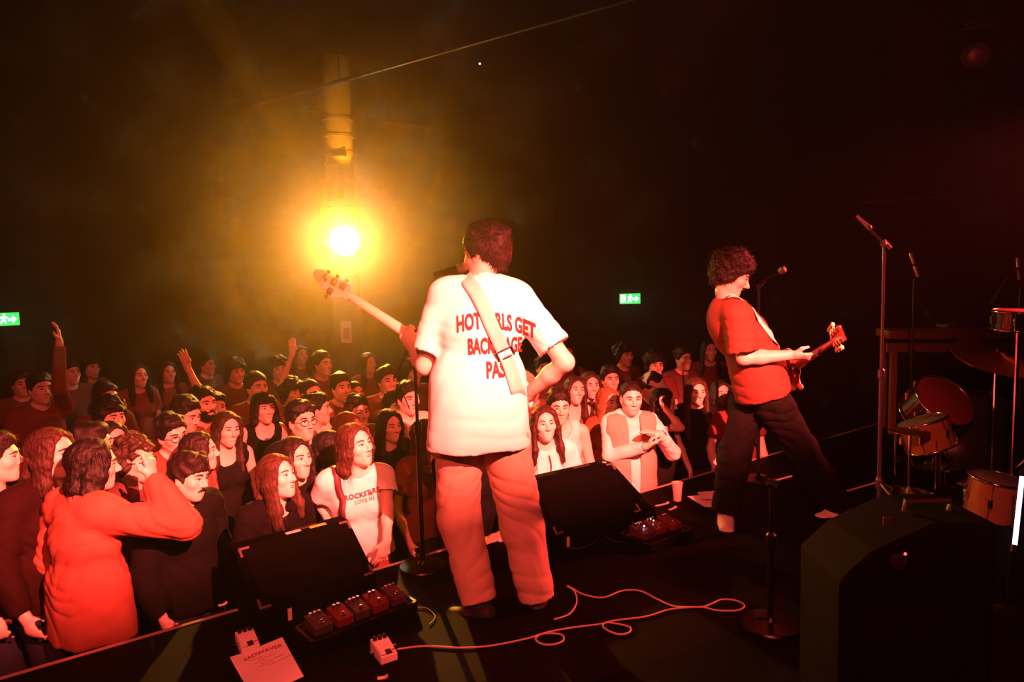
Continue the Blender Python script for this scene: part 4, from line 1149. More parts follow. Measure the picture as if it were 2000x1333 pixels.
# ------------------------------------------------------------------ the guitarist
GY = 4.12
gp = w(1484, 748, GY)
g_yaw = math.radians(-88)
gf1, gf2 = w(1417, 1003, 4.06), w(1640, 990, 4.16)
guitarist = person('guitarist in profile leaning back, dark curly hair, rust T-shirt and black jeans', (gp[0], GY, 0), g_yaw, 1.80, 'm', 0, 'curly', 'dark',
    hairkw=dict(strands=2600, vol=.92), lod=0, seed=11, pelvis_z=gp[2],
    top=dict(kind='tee', color=(.17, .042, .028), infl=.034, hem=.06, hem_dir=(0, .30, -1), flare=-.015, sleeve=.86, sleeve_infl=.026, folds=.7, neck=.074, name='t_shirt'),
    bottom=dict(color=(.005, .0042, .0045), infl=.018, leg=.012, low=.0, folds=1.0),
    head=(math.radians(-4), math.radians(24), 0), lean=(-.42, .0), twist=-.22, hunch=.045, beard='moustache', nose=1.03, neck_fwd=.0, headshift=(0, -.004, .048),
    arms={'R': dict(world=True, elbow=w(1453, 700, 3.93), wrist=w(1546, 694, 3.88), hand=(.80, -.45, -.12), palm=(.15, .55, .85), thumb=(-.25, -.15, .9), curl=.55, thumbc=.5, fine=True),
          'L': dict(world=True, wrist=w(1512, 735, 4.42), pole=(-.4, .8, -.5), hand=(.5, -.75, -.3), palm=(-.6, -.3, 0), thumb=(0, 0, 1), curl=.6)},
    feet={'R': dict(knee=w(1566, 878, 4.06), ankle=gf2, toe=gf2 + V3(-.12, -.04, -.055)), 'L': dict(knee=w(1436, 880, 4.12), ankle=gf1, toe=gf1 + V3(-.03, -.115, -.055))},
    shoes=dict(color=(.62, .56, .52), laces=True))
LPO = [(0, .0), (.005, .07), (.04, .135), (.10, .165), (.16, .150), (.22, .112), (.27, .105), (.33, .125), (.39, .128), (.43, .095), (.445, .045), (.44, .0), (.435, -.035), (.40, -.06), (.385, -.095), (.40, -.125), (.36, -.135), (.31, -.120), (.26, -.108), (.22, -.115), (.16, -.150), (.10, -.165), (.04, -.135), (.005, -.07)]
gT, gN = w(1498, 752, 4.50), w(1627, 668, 3.66)
ex = unit(gN - gT); fw_ = V3(1, .25, .12); ez = unit(fw_ - ex * (fw_ @ ex)); ey = np.cross(ez, ex)
if ey[2] < 0: ey = -ey
D = float(np.linalg.norm(gN - gT))
t = thing('electric_guitar', 'dark red electric guitar with cream tuner keys held by the curly haired guitarist', 'guitar', gT)
SB = mat('sunburst_lacquer', (.16, .020, .014), .18, var=.4, nscale=5, coat=.6)
MAH = mat('mahogany_neck', (.11, .028, .018), .3, var=.2, coat=.4)
part('body', [prism(outline(LPO), -.022, .022, O, ex, ey, ez)], SB, t, .007)
part('binding', [tube([ex * x + ey * y + ez * .022 for x, y in outline(LPO)], .003, 5, close=True)], mat('cream_binding', (.7, .6, .45), .4), t)
for bxp in (.14, .24): part('pickup', [quad_box(ex * bxp + ez * .028, (.04, .085, .014), np.stack([ex, ey, ez], 1))], CHROME, t, .003)
part('bridge', [quad_box(ex * .09 + ez * .028, (.014, .09, .014), np.stack([ex, ey, ez], 1))], CHROME, t, .002)
nv, nf = [], []
for i in range(nseg):
    f_ = i / (nseg - 1); x = .40 + (D + .012 - .40) * f_; wd = .028 + (.0215 - .028) * f_; th = .022 - .003 * f_
    for k in range(10):
        a = math.pi * k / 9; nv.append(ex * x + ey * (wd * math.cos(a)) - ez * (th * math.sin(a) - .008))
for i in range(nseg - 1):
    for k in range(9): nf.append((i * 10 + k, i * 10 + k + 1, i * 10 + 11 + k, i * 10 + 10 + k))
nf += [tuple(range(9, -1, -1)), tuple((nseg - 1) * 10 + k for k in range(10))] + [(i * 10, (i + 1) * 10, (i + 1) * 10 + 9, i * 10 + 9) for i in range(nseg - 1)]
part('neck', [(np.array(nv), nf)], MAH, t, smooth='auto')
part('fingerboard', [prism([(.36, -.028), (.36, .028), (D, .0215), (D, -.0215)], .008, .014, O, ex, ey, ez)], mat('rosewood', (0, 0, 0)), t, .001)
HS2 = [(-.01, .0215), (.03, .032), (.09, .038), (.165, .045), (.185, .035), (.178, .012), (.185, 0), (.178, -.012), (.185, -.035), (.165, -.045), (.09, -.038), (.03, -.032), (-.01, -.0215)]
hax = unit(ex - ez * .22); haz = np.cross(hax, ey); haz = haz if haz @ ez > 0 else -haz
part('headstock', [prism(outline(HS2, 3), -.008, .007, ex * D, hax, ey, haz)], SB, t, .003)
R3 = np.stack([hax, ey, haz], 1)
for k in range(3):
    for sg in (-1, 1):
        c0 = ex * D + hax * (.045 + .042 * k) + ey * sg * (.024 + .003 * k)
        tn = part('tuner', [quad_box(c0 - haz * .012, (.020, .022, .010), R3), lathe([(.006, 0), (.006, .018)], c0, haz, 8)], mat('gold_tuner', (.55, .34, .12), .3, metal=.9), t, .002)
        part('tuner_key', [tube([c0 - haz * .012, c0 - haz * .012 + ey * sg * .028], .003, 6), lathe([(.004, .022), (.010, .026), (.0105, .040), (.006, .046)], c0 - haz * .012, ey * sg, 10)], mat('cream_key', (.75, .52, .28), .35), tn)
for i in range(6): part('string', [tube([ex * .09 + ey * (-.026 + .0104 * i) + ez * .036, ex * D + ey * (-.017 + .0068 * i) + ez * .016], .0007, 4)], STEEL, t)
# guitar strap down the chest
gb = bvh_of(guitarist['shirt']); gRw, gbase = guitarist['Rw'], guitarist['base']
suv = [(1416, 566), (1428, 574), (1440, 590), (1453, 612), (1467, 636), (1482, 660), (1496, 682), (1508, 700)]
sv = []
for (u, v), y in zip(suv, (4.02, 3.99, 3.985, 4.0, 4.02, 4.06, 4.12, 4.2)):
    p = w(u, v, y)
    l = loc_of(guitarist, p)
    near = gb.find_nearest(Vector(l))
    if near[0] is not None:
        off = np.array(Vector(l) - near[0]); inside = (Vector(l) - near[0]).dot(near[1]) < 0
        if inside or np.linalg.norm(off) < .010 or np.linalg.norm(off) > .03:
            l = np.array(near[0] + near[1] * .011); p = gRw @ l + gbase
    sv.append(p)
sm = catmull(sv, 3)
for it in range(2): sm = [sm[0]] + [(sm[i - 1] + 2 * sm[i] + sm[i + 1]) / 4 for i in range(1, len(sm) - 1)] + [sm[-1]]
vv = []
for i, p in enumerate(sm):
    l = loc_of(guitarist, p); near = gb.find_nearest(Vector(l)); nrm = gRw @ np.array(near[1])
    tn = unit(sm[min(i + 1, len(sm) - 1)] - sm[max(i - 1, 0)]); sd = unit(np.cross(nrm, tn))
    vv += [p + sd * k * .027 - gT for k in (-1, 0, 1)]
for f_ in (.5, 1.0):
    l3 = [vv[len(sm) * 3 - 3 + k] for k in range(3)]
    vv += [l3[k] * (1 - f_) + (ex * -.005 + ey * (k - 1) * .02) * f_ for k in range(3)]
nr_ = len(vv) // 3
stp = part('strap', [(np.array(vv), [(i * 3 + k, i * 3 + k + 1, i * 3 + 4 + k, i * 3 + 3 + k) for i in range(nr_ - 1) for k in range(2)])], mat('pale_strap', (.74, .66, .56), .7, bump=.5, bscale=120), t, smooth=True)
md = stp.modifiers.new('thickness', 'SOLIDIFY'); md.thickness = .004; md.offset = 0
# belt of the guitarist
rng_ = np.linspace(0, 2 * math.pi, 26)[:-1]
gP = guitarist['P'] + guitarist['Rt'][:, 2] * .035
bp_ = [gP + guitarist['Rt'][:, 0] * .178 * math.cos(a) + guitarist['Rt'][:, 1] * .150 * math.sin(a) for a in rng_]
part('belt', [tube(bp_, .014, 8, close=True)], mat('studded_belt', (.20, .16, .13), .35, metal=.5, bump=.6, bscale=90), guitarist['root'], smooth=True)
# ------------------------------------------------------------------ gear on the stage
def wedge(label, c0, c1, depth, hgt, lip=.10, taper=.0, tape=None):
    """floor monitor: c0-c1 the lower front edge on the floor, leaning grille towards the player"""
    c0, c1 = np.array(c0, float), np.array(c1, float); wv = unit(c1 - c0); W = float(np.linalg.norm(c1 - c0))
    bk = np.cross(V3(0, 0, 1), wv); bk = bk if bk @ n_ > 0 else -bk
    t = thing('floor_monitor', label, 'speaker', c0)
    prof = [(0, 0), (0, lip), (depth * .62, hgt), (depth * .80, hgt), (depth, hgt * .55), (depth, 0)]
    z = V3(0, 0, 1); v = []; n = len(prof)
    for sx, x in ((1, 0.), (-1, W)):
        for y, h in prof: v.append(wv * (x + sx * taper * h / hgt) + bk * y + z * h)
    f = [tuple(range(n)), tuple(range(2 * n - 1, n - 1, -1))] + [(i, n + i, n + (i + 1) % n, (i + 1) % n) for i in range(n)]
    part('cabinet', [(np.array(v), f)], BLACKP, t, .012)
    sl = unit(bk * depth * .62 + z * (hgt - lip)); L = math.hypot(depth * .62, hgt - lip); nr = np.cross(wv, sl); nr = nr if nr @ -bk > 0 else -nr
    gi = .03
    cen = wv * W / 2 + (z * lip) + sl * L / 2 + nr * .004
    part('grille', [quad_box(cen, (W - 2 * taper - 2 * gi, L - 2 * gi, .012), np.stack([wv, sl, nr], 1))], GRILLE, t, .004)
    for sx in (-1, 1):
        for sy in (-1, 1):
            cc = cen + wv * sx * (W / 2 - taper - gi * .6) + sl * sy * (L / 2 - gi * .6) + nr * .004
            part('corner', [quad_box(cc - wv * sx * .02, (.05, .012, .010), np.stack([wv, sl, nr], 1)), quad_box(cc - sl * sy * .02, (.012, .05, .010), np.stack([wv, sl, nr], 1))], mat('corner_metal', (.16, .12, .11), .4, metal=.5), t, .002)
    tc = wv * W * .62 + bk * depth * .71 + z * (hgt - .002)
    part('handle', [quad_box(tc, (.13, .03, .012), np.stack([wv, bk, z], 1))], mat('rubber_black', (.01, .01, .01)), t, .004)
    part('foot_label', [quad_box(wv * W * .24 - bk * .003 + z * lip * .5, (.018, .004, .055), np.stack([wv, bk, z], 1))], mat('white_label', (.6, .52, .48), .6), t)
    if tape:
        for fr, ln, m in tape:
            part('tape', [quad_box(wv * W * fr + bk * depth * .655 + z * (hgt + .002), (ln, .022, .004), np.stack([wv, bk, z], 1))], m, t)
    return t
YT = mat('yellow_tape', (.85, .65, .06), .5, emit=(1.0, .72, .05), emit_s=0.0); WT = mat('pale_tape', (.75, .62, .58), .6)
p0, p1 = at_z(506, 1240, 0), at_z(738, 1160, 0)
wedge('black floor monitor with yellow and pale tape left of the bass player', p0, p1, .46, .30, .09, .0, [(.50, .075, WT), (.72, .085, YT)])
p0, p1 = at_z(1045, 1092, 0), at_z(1288, 1018, 0)
wedge('black floor monitor beside the right leg of the bass player', p0, p1, .44, .34, .08, .14, [(.80, .018, WT)])
# tall black cabinet in the right foreground
def cabinet():
    y0 = 1.95
    pl = lambda u, v: np.array(at_y(u, v, y0))
    pb = lambda u, v: np.array(at_y(u, v, y0 + .30))
    xl, xr, zt = pb(1560, 1100)[0], pl(1952, 1000)[0], pb(1800, 962)[2]
    zk = pb(1566, 1062)[2]; xk = pb(1722, 968)[0]
    t = thing('speaker_cabinet', 'large black speaker cabinet in the right foreground with sloped shoulder', 'speaker', (xl, y0, 0))
    W, H = xr - xl, zt; prof = [(0, 0), (0, zk), ((xk - xl) * .35, zk + (H - zk) * .52), (xk - xl, H), (W, H), (W, 0)]
    part('cabinet', [prism(prof, 0, .30, O, (1, 0, 0), (0, 0, 1), (0, 1, 0))], BLACKP, t, .016)
    part('grille', [quad_box((W * .55, -.004, H * .36), (W * .80, .012, H * .62))], GRILLE, t, .006)
    bd = pl(1750, 1094) - V3(xl, y0, 0)
    part('badge', [lathe([(.020, -.004), (.026, 0), (.024, .006), (.016, .008)], bd - V3(0, .012, 0), (0, -1, 0), 18)], mat('badge_metal', (.03, .03, .035), .35, metal=.7, bump=.5), t, smooth='auto')
    bd = pl(1763, 1079) - V3(xl, y0, 0)
    part('power_light', [uv_sphere(bd - V3(0, .014, 0), .0045, None, 8, 6)], mat('red_led', (1, .05, .03), .4, emit=(1, .06, .04), emit_s=4), t, smooth=True)
    bd = pl(1732, 1018) - V3(xl, y0, 0)
    part('plate', [quad_box(bd - V3(0, .006, 0), (.028, .008, .028))], mat('badge_plate', (.015, .015, .018), .4), t, .002)
    for sx in (.06, W - .06):
        part('corner', [quad_box((sx, -.002, .03), (.05, .02, .05))], BLACKM, t, .01)
    part('handle', [tube([(W * .55, .12, H), (W * .55, .12, H + .03), (W * .85, .12, H + .03), (W * .85, .12, H)], .01, 8)], mat('rubber_black', (0, 0, 0)), t)
cabinet()
b = np.array(at_z(1505, 1222, 0))
t = stand('short black microphone stand with round base in front of the speaker cabinet', b, w(1497, 945, b[1])[2], boom=(w(1497, 945, b[1]), w(1545, 932, b[1] + .1)))
part('chrome_tip', [tube([w(1478, 1207, b[1] - .1) - b, w(1502, 1210, b[1] - .1) - b], .008, 8)], CHROME, t)
# effect pedals
PWH = mat('white_pedal_enamel', (.78, .70, .66), .35)
def pedal(label, c, yaw, w_=.073, l=.13, h=.05, m=None, kind='treadle'):
    t = thing('effect_pedal', label, 'effect pedal', c, yaw)
    m = m or PWH
    part('housing', [prism([(-l / 2, 0), (l / 2, 0), (l / 2, h * 1.1), (l * .18, h * 1.05), (-l / 2, h * .62)], -w_ / 2, w_ / 2, O, (0, 1, 0), (0, 0, 1), (1, 0, 0))], m, t, .003)
    part('treadle', [quad_box((0, -l * .17, h * .86), (w_ * .9, l * .58, .006), np.array(Matrix.Rotation(.17, 3, 'X')))], m, t, .002)
    for k in (-1, 0, 1): part('knob', [lathe([(.0085, 0), (.008, .014), (.002, .015)], (k * .021, l * .33, h * 1.1), (0, 0, 1), 12)], BLACKM, t)
    part('rubber_pad', [quad_box((.002, -l * .36, h * .80), (.024, .03, .008))], mat('rubber_black', (0, 0, 0)), t, .002)
    part('logo', [quad_box((.024, -l * .36, h * .80), (.012, .012, .006))], mat('red_logo', (.5, .02, .02), .5), t)
    for sx in (-1, 1): part('jack', [tube([(sx * w_ / 2, l * .1, h * .45), (sx * (w_ / 2 + .022), l * .1, h * .45)], .007, 8)], CHROME, t)
    return t
def heading(a, b): d_ = np.array(at_z(*b, 0)) - np.array(at_z(*a, 0)); return math.atan2(-d_[0], d_[1])
c1 = at_z(484, 1266, 0); pedal('white effect pedal with dark knobs above the set list', c1, heading((492, 1276), (475, 1246)), .072, .12)
c2 = at_z(750, 1282, 0); pd2 = pedal('white effect pedal with the pale cable plugged in', c2, heading((762, 1290), (735, 1258)), .070, .12)
# pedal boards
def board(label, c, yaw, W, Dp, spec):
    t = thing('pedal_board', label, 'pedal board', c, yaw)
    fr = part('frame', [quad_box((0, s_ * Dp / 2, .03), (W, .02, .05)) for s_ in (-1, 1)] + [quad_box((s_ * W / 2, 0, .03), (.02, Dp, .05)) for s_ in (-1, 1)], BLACKM, t, .004)
    for k in range(3): part('slat', [quad_box((0, (k - 1) * Dp * .28, .045), (W - .03, Dp * .2, .008))], BLACKM, t, .002)
    for x, y, w2, l2, m, nk in spec:
        b_ = part('pedal', [prism([(-l2 / 2, .05), (l2 / 2, .05), (l2 / 2, .105), (-l2 / 2, .085)], x - w2 / 2, x + w2 / 2, (0, y, 0), (0, 1, 0), (0, 0, 1), (1, 0, 0))], m, t, .003)
        for k in range(nk): part('knob', [lathe([(.008, 0), (.007, .014)], (x + (k - (nk - 1) / 2) * .02, y + l2 * .3, .103), (0, 0, 1), 10)], CHROME, b_)
        part('foot_switch', [lathe([(.010, 0), (.010, .006), (.006, .007), (.006, .016)], (x, y - l2 * .28, .09), (0, 0, 1), 10)], CHROME, b_)
        part('patch_plug', [tube([(x + w2 / 2, y + .01, .075), (x + w2 / 2 + .02, y + .015, .078), (x + w2 / 2 + .03, y - .02, .06)], .005, 6)], STEEL, b_)
    return t
RP = mat('dark_red_enamel', (.14, .02, .02), .3); GP = mat('grey_enamel', (.05, .04, .04), .35); PP = mat('plum_enamel', (.08, .02, .05), .3)
c = at_z(700, 1222, 0)
board('dark pedal board with five pedals beneath the left floor monitor', c, math.atan2(e_[1], e_[0]) + .10, .50, .17, [(-.185, .0, .08, .11, GP, 3), (-.085, .0, .075, .11, RP, 2), (.0, .0, .07, .11, GP, 3), (.09, .0, .075, .11, RP, 2), (.185, .0, .07, .11, PP, 3)])
c = at_z(1282, 1055, 0)
bd = board('small pedal board with glinting pedals and lights near the paper sheets', c, math.atan2(e_[1], e_[0]), .36, .22, [(-.11, .0, .09, .12, PP, 3), (.0, .01, .08, .12, RP, 3), (.11, .0, .08, .12, RP, 2)])
part('indicator', [uv_sphere((-.10, .0, .105), .005, None, 8, 6), uv_sphere((.0, .02, .108), .004, None, 8, 6)], mat('white_led', (1, .9, 1), .4, emit=(1, .75, .9), emit_s=6), bd, smooth=True)
# set list and loose papers
PAPER = mat('paper_white', (.76, .72, .70), .8, var=.05, nscale=20)
def sheet(name, label, corners, seed=0, curl=.006):
    c0 = np.mean(corners, 0); t = thing(name, label, 'paper', c0)
    a, b_, c_, d_ = [np.asarray(q, float) - c0 for q in corners]; n = 10; v = []; f = []
    sn = sines(seed, 4, 14, curl)
    for i in range(n + 1):
        for j in range(n + 1):
            s_, q = i / n, j / n; p = (a * (1 - s_) + b_ * s_) * (1 - q) + (d_ * (1 - s_) + c_ * s_) * q
            p = p + V3(0, 0, .004 + curl + float(sn(p[0] + seed, p[1], 0.)) + curl * 1.5 * max(abs(s_ - .5), abs(q - .5)) ** 2 * 4); v.append(p)
    for i in range(n):
        for j in range(n): f.append((i * (n + 1) + j, i * (n + 1) + j + 1, (i + 1) * (n + 1) + j + 1, (i + 1) * (n + 1) + j))
    o = part('sheet', [(np.array(v), f)], PAPER, t, smooth=True)
    return t, o, c0
cs = [np.array(at_z(u, v, 0)) for u, v in ((449, 1288), (552, 1256), (594, 1330), (495, 1378))]
t, so_, sc0 = sheet('set_list', 'white set list with handwritten heading on the stage floor', cs, 3)
bvp = bvh_of(so_)
exx = unit(cs[1] - cs[0]); eyy = np.cross((0, 0, 1), exx); PINK = mat('marker_ink', (.30, .02, .03), .7)
lay_text('heading', 'SADWAVER', .034, bvp, (cs[0] * .44 + cs[1] * .56) - sc0 - eyy * .045 + V3(0, 0, .3), exx, eyy, (0, 0, -1), PINK, t, bold=.0006, squeeze=.85, step=.02, off=.0012, arc=2.0)
for i, (x0, ln) in enumerate(((-.045, .05), (-.02, .07), (-.035, .045), (-.015, .09), (-.03, .06), (.0, .10))):
    y = .075 + .016 * i
    pts = [(cs[0] * .5 + cs[1] * .5) - sc0 - eyy * y + exx * (x0 + q * ln) for q in np.linspace(0, 1, 9)]
    rows_ = []
    for k, p in enumerate(pts):
        h_ = bvp.ray_cast(Vector(p + V3(0, 0, .3)), Vector((0, 0, -1)), 1); rows_.append(np.array(h_[0]) + V3(0, 0, .0008) + eyy * .0016 * math.sin(k * 2.1 + i) if h_[0] else p)
    part('handwriting', [tube(rows_, .0009, 4)], PINK, t)
t, _, _ = sheet('paper_sheet', 'crumpled paper sheet lying behind another sheet by the guitarist', [np.array(at_z(u, v, 0)) for u, v in ((1362, 972), (1412, 963), (1402, 984), (1370, 986))], 8, .010)
t, _, _ = sheet('paper_sheet', 'white paper sheet at the toe of the leaning guitarist', [np.array(at_z(u, v, 0)) for u, v in ((1342, 979), (1398, 975), (1404, 999), (1376, 1000))], 6, .010)
for (u, v, l, a), lb in zip(((1292, 987, .10, .5), (1313, 995, .06, .7), (745, 1326, .03, .2), (433, 1183, .03, .6)), ('strip of pale tape behind the small pedal board', 'shorter strip of pale tape next to the small pedal board', 'scrap of pale tape below the white pedal at the picture bottom', 'scrap of pale tape at the left end of the stage edge')):
    p = at_z(u, v, 0); tg = thing('floor_tape', lb, 'tape', p, a)
    part('strip', [quad_box((0, 0, .002), (l, .018, .003))], WT, tg); part('curled_end', [prism([(0, 0), (.012, .002), (.014, .009), (.0, .003)], -.009, .009, (l / 2 - .004, 0, .002), (1, 0, 0), (0, 0, 1), (0, 1, 0))], WT, tg)
# plastic cup
p = np.array(at_z(1323, 978, 0))
t = thing('plastic_cup', 'pale plastic cup standing on the stage edge', 'cup', p)
CUPM = mat('cup_plastic', (.72, .45, .38), .35, var=.05)
part('cup_wall', [lathe([(.026, .003), (.030, .06), (.036, .118), (.0385, .120), (.0385, .124), (.034, .124), (.029, .06), (.024, .006)], (0, 0, 0), (0, 0, 1), 20)], CUPM, t, smooth='auto')
part('cup_base', [lathe([(.024, .003), (.026, .0), (.026, .006)], (0, 0, 0), (0, 0, 1), 20)], CUPM, t)
part('drink', [lathe([(.0305, .078), (.030, .080)], (0, 0, 0), (0, 0, 1), 20)], mat('drink', (.25, .10, .04), .1), t)
# long pale cable from the white pedal, lying in loops
def cable(name, label, px, r, m, z=.006, sub=8):
    P = [np.array(at_z(u, v, z)) for u, v in px]
    pts = catmull(P, sub)
    pts = [p + V3(0, 0, .004 * (i % 3 == 0) * 0) for i, p in enumerate(pts)]
    return tag(part(name, [tube(pts, r, 7)], m, smooth=True), label, 'cable')
CABM = mat('pale_cable', (.50, .34, .30), .45)
cable('instrument_cable', 'long pale cable looping across the stage floor from the white pedal', [(776, 1269), (830, 1263), (900, 1266), (960, 1262), (1030, 1248), (1060, 1239), (1095, 1240), (1100, 1252), (1080, 1260), (1056, 1258), (1046, 1247), (1065, 1237), (1110, 1228), (1172, 1220), (1190, 1217), (1228, 1225), (1229, 1236), (1208, 1240), (1183, 1230), (1178, 1220), (1200, 1213), (1262, 1205), (1310, 1191), (1370, 1187), (1400, 1193), (1440, 1193), (1454, 1184), (1438, 1174), (1410, 1172), (1390, 1180), (1370, 1186), (1318, 1185), (1285, 1172), (1250, 1155), (1215, 1155), (1178, 1168), (1140, 1162), (1118, 1150), (1108, 1146), (1122, 1156), (1126, 1178), (1112, 1200), (1082, 1211)], .0042, CABM)
cable('thin_cable', 'thin dark cable curving in front of the right floor monitor', [(1052, 1072), (1090, 1068), (1130, 1072), (1160, 1060), (1176, 1046), (1210, 1060), (1240, 1040)], .0028, mat('dark_cable', (.05, .035, .035), .4))
cable('thin_cable', 'thin dark cable running beside the left pedal board', [(770, 1200), (800, 1192), (830, 1188), (850, 1205), (838, 1222)], .0028, mat('dark_cable', (.05, .035, .035), .4))
# microphone stands by the drums
b = np.array(at_z(1716, 985, 0)); hp_ = w(1703, 478, b[1])
t = stand('tall microphone stand with boom in front of the drum kit', b, hp_[2], boom=(w(1738, 486, b[1]), w(1672, 424, b[1] + .15)), legs='tripod', m=mat('stand_steel', (.20, .17, .17), .35, metal=.6))
tm = thing('overhead_microphone', 'slim red lit microphone on the tall boom stand', 'microphone', w(1697, 444, b[1] - .02)); mic(tm, V3(0, 0, 0), w(1712, 458, b[1]) - w(1680, 428, b[1] + .02), .62, mat('grey_mic_body', (.45, .40, .40), .4, metal=.3)); tm2 = tm
part('counterweight', [tube([w(1726, 470, b[1]) - b, w(1739, 485, b[1]) - b], .014, 8)], mat('grey_mic_body', (0, 0, 0)), t)
b = np.array(at_z(1782, 960, 0)); b = np.array([w(1782, 700, 5.3)[0], 5.3, 0])
t = stand('microphone stand with an upright pencil microphone left of the cymbal', b, w(1779, 545, 5.3)[2])
tm = thing('pencil_microphone', 'bright pencil microphone hanging over the wooden counter', 'microphone', w(1793, 540, 5.25)); d = unit(w(1793, 540, 5.25) - w(1777, 490, 5.3))
part('barrel', [lathe([(.010, -.19), (.0125, -.185), (.0125, -.10), (.010, -.095), (.010, -.085), (.0125, -.08), (.0125, 0), (.010, .004)], (0, 0, 0), d, 12)], mat('silver_mic', (.75, .62, .58), .3, metal=.4), tm, smooth='auto'); part('clip', [quad_box(-d * .09, (.03, .03, .02))], BLACKM, tm, .003)
b = np.array([w(1988, 700, 4.95)[0], 4.95, 0])
t = stand('microphone stand at the right picture edge above the drums', b, w(1988, 560, 4.95)[2], boom=(w(1970, 540, 4.95), w(1934, 596, 5.0)))
tm = thing('drum_microphone', 'dim microphone near the right picture edge', 'microphone', w(1991, 546, 4.9)); d = unit(w(1991, 546, 4.9) - w(1987, 497, 4.95))
part('barrel', [lathe([(.009, -.16), (.0115, -.155), (.0115, -.07), (.009, -.065), (.0115, -.06), (.0115, 0), (.009, .004)], (0, 0, 0), d, 12)], mat('grey_mic_body', (0, 0, 0)), tm, smooth='auto'); part('clip', [quad_box(-d * .08, (.03, .03, .02))], BLACKM, tm, .003)
b = np.array([w(1482, 700, 4.9)[0], 4.9, 0])
t = stand('thin microphone stand behind the guitarist', b, w(1482, 560, 4.9)[2], boom=(w(1478, 565, 4.9), w(1508, 541, 4.85)))
tm = thing('vocal_microphone', 'round headed vocal microphone to the right of the guitarist', 'microphone', w(1527, 529, 4.8)); mic(tm, V3(0, 0, 0), w(1527, 529, 4.8) - w(1500, 545, 4.86), 1.05)
# wooden counter behind the drums
WOOD = mat('varnished_wood', (.20, .075, .025), .45, var=.3, nscale=8, stretch=(1, 6, 6))
cy = 6.2; a, b = w(1733, 690, cy), w(2060, 690, cy - .3); zt = w(1740, 647, cy)[2]
t = thing('wooden_counter', 'long wooden counter with a post behind the drum kit', 'counter', (a[0], cy, 0))
L = b - a; L[2] = 0; Ln = float(np.linalg.norm(L)); L = unit(L); bk = np.cross((0, 0, 1), L); Rc = np.stack([L, bk, V3(0, 0, 1)], 1)
def cb_(x, y, z, sx, sy, sz): return quad_box(L * x + bk * y + V3(0, 0, z), (sx, sy, sz), Rc)
part('top_board', [cb_(Ln / 2, .18, zt - .035, Ln, .40, .075)], WOOD, t, .008)
part('rail', [cb_(Ln / 2, .03, zt - .155, Ln, .05, .085)], WOOD, t, .006)
for x in (.06, Ln - .1):
    part('post', [cb_(x, .03, (zt - .19) / 2, .055, .06, zt - .19)], WOOD, t, .006); part('rear_post', [cb_(x, .33, (zt - .07) / 2, .055, .06, zt - .07)], WOOD, t, .006)
tb = thing('notebook', 'flat dark case lying on the wooden counter', 'case', w(1880, 640, cy - .02) * V3(1, 1, 0) + V3(0, .18, zt + .004), .05)
part('cover', [quad_box((0, 0, .02), (.16, .16, .03))], mat('dark_case', (.06, .04, .05), .5), tb, .004); part('clasp', [quad_box((0, -.082, .02), (.03, .006, .012))], CHROME, tb)
# ------------------------------------------------------------------ drum kit
def drum(parent, name, c, ax_, r, h, shell, head_m, lugs=8):
    ax_ = unit(ax_); c = np.asarray(c, float)
    s_ = unit(np.cross(ax_, (.2, 1, .1))); q = np.cross(ax_, s_)
    sh = part(name, [lathe([(r, -h), (r, 0)], c, ax_, 32)], shell, parent, smooth='auto')
    part('drum_head', [lathe([(.001, .004), (r * .98, .003), (r * 1.01, -.002)], c, ax_, 32)], head_m, sh, smooth=True)
    for z in (0, -h): part('hoop', [tube([c + ax_ * z + (r + .008) * (math.cos(a) * s_ + math.sin(a) * q) for a in np.linspace(0, 2 * math.pi, 33)[:-1]], .008, 6, close=True)], CHROME, sh, smooth=True)
    for k in range(lugs):
        a = 2 * math.pi * k / lugs; p = c + (r + .012) * (math.cos(a) * s_ + math.sin(a) * q)
        part('lug', [tube([p, p - ax_ * h], .004, 6), quad_box(p - ax_ * h * .5, (.018, .018, min(.05, h * .4)))], CHROME, sh)
    return sh
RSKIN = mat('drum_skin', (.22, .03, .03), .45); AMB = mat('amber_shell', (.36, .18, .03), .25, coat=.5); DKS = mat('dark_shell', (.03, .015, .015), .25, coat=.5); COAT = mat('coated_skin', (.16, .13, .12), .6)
def legs3(parent, c, r, z0, z1):
    for k in range(3):
        a = 2 * math.pi * k / 3 + .4; part('leg', [tube([(c[0] + r * math.cos(a), c[1] + r * math.sin(a), z0), (c[0] + r * math.cos(a), c[1] + r * math.sin(a), .02), (c[0] + (r + .03) * math.cos(a), c[1] + (r + .03) * math.sin(a), .004)], .006, 6)], CHROME, parent)
kb = w(1890, 860, 5.0); kb[2] = 0
bdr = thing('bass_drum', 'dark bass drum lying on its side in the drum kit', 'drum', kb)
drum(bdr, 'shell', V3(0, -.20, .30), unit(V3(-.25, -1, 0)), .28, .38, DKS, mat('black_skin', (.02, .02, .02), .3))
for sx in (-1, 1): part('spur', [tube([(sx * .24, -.05, .12), (sx * .36, -.16, .01)], .008, 6)], CHROME, bdr)
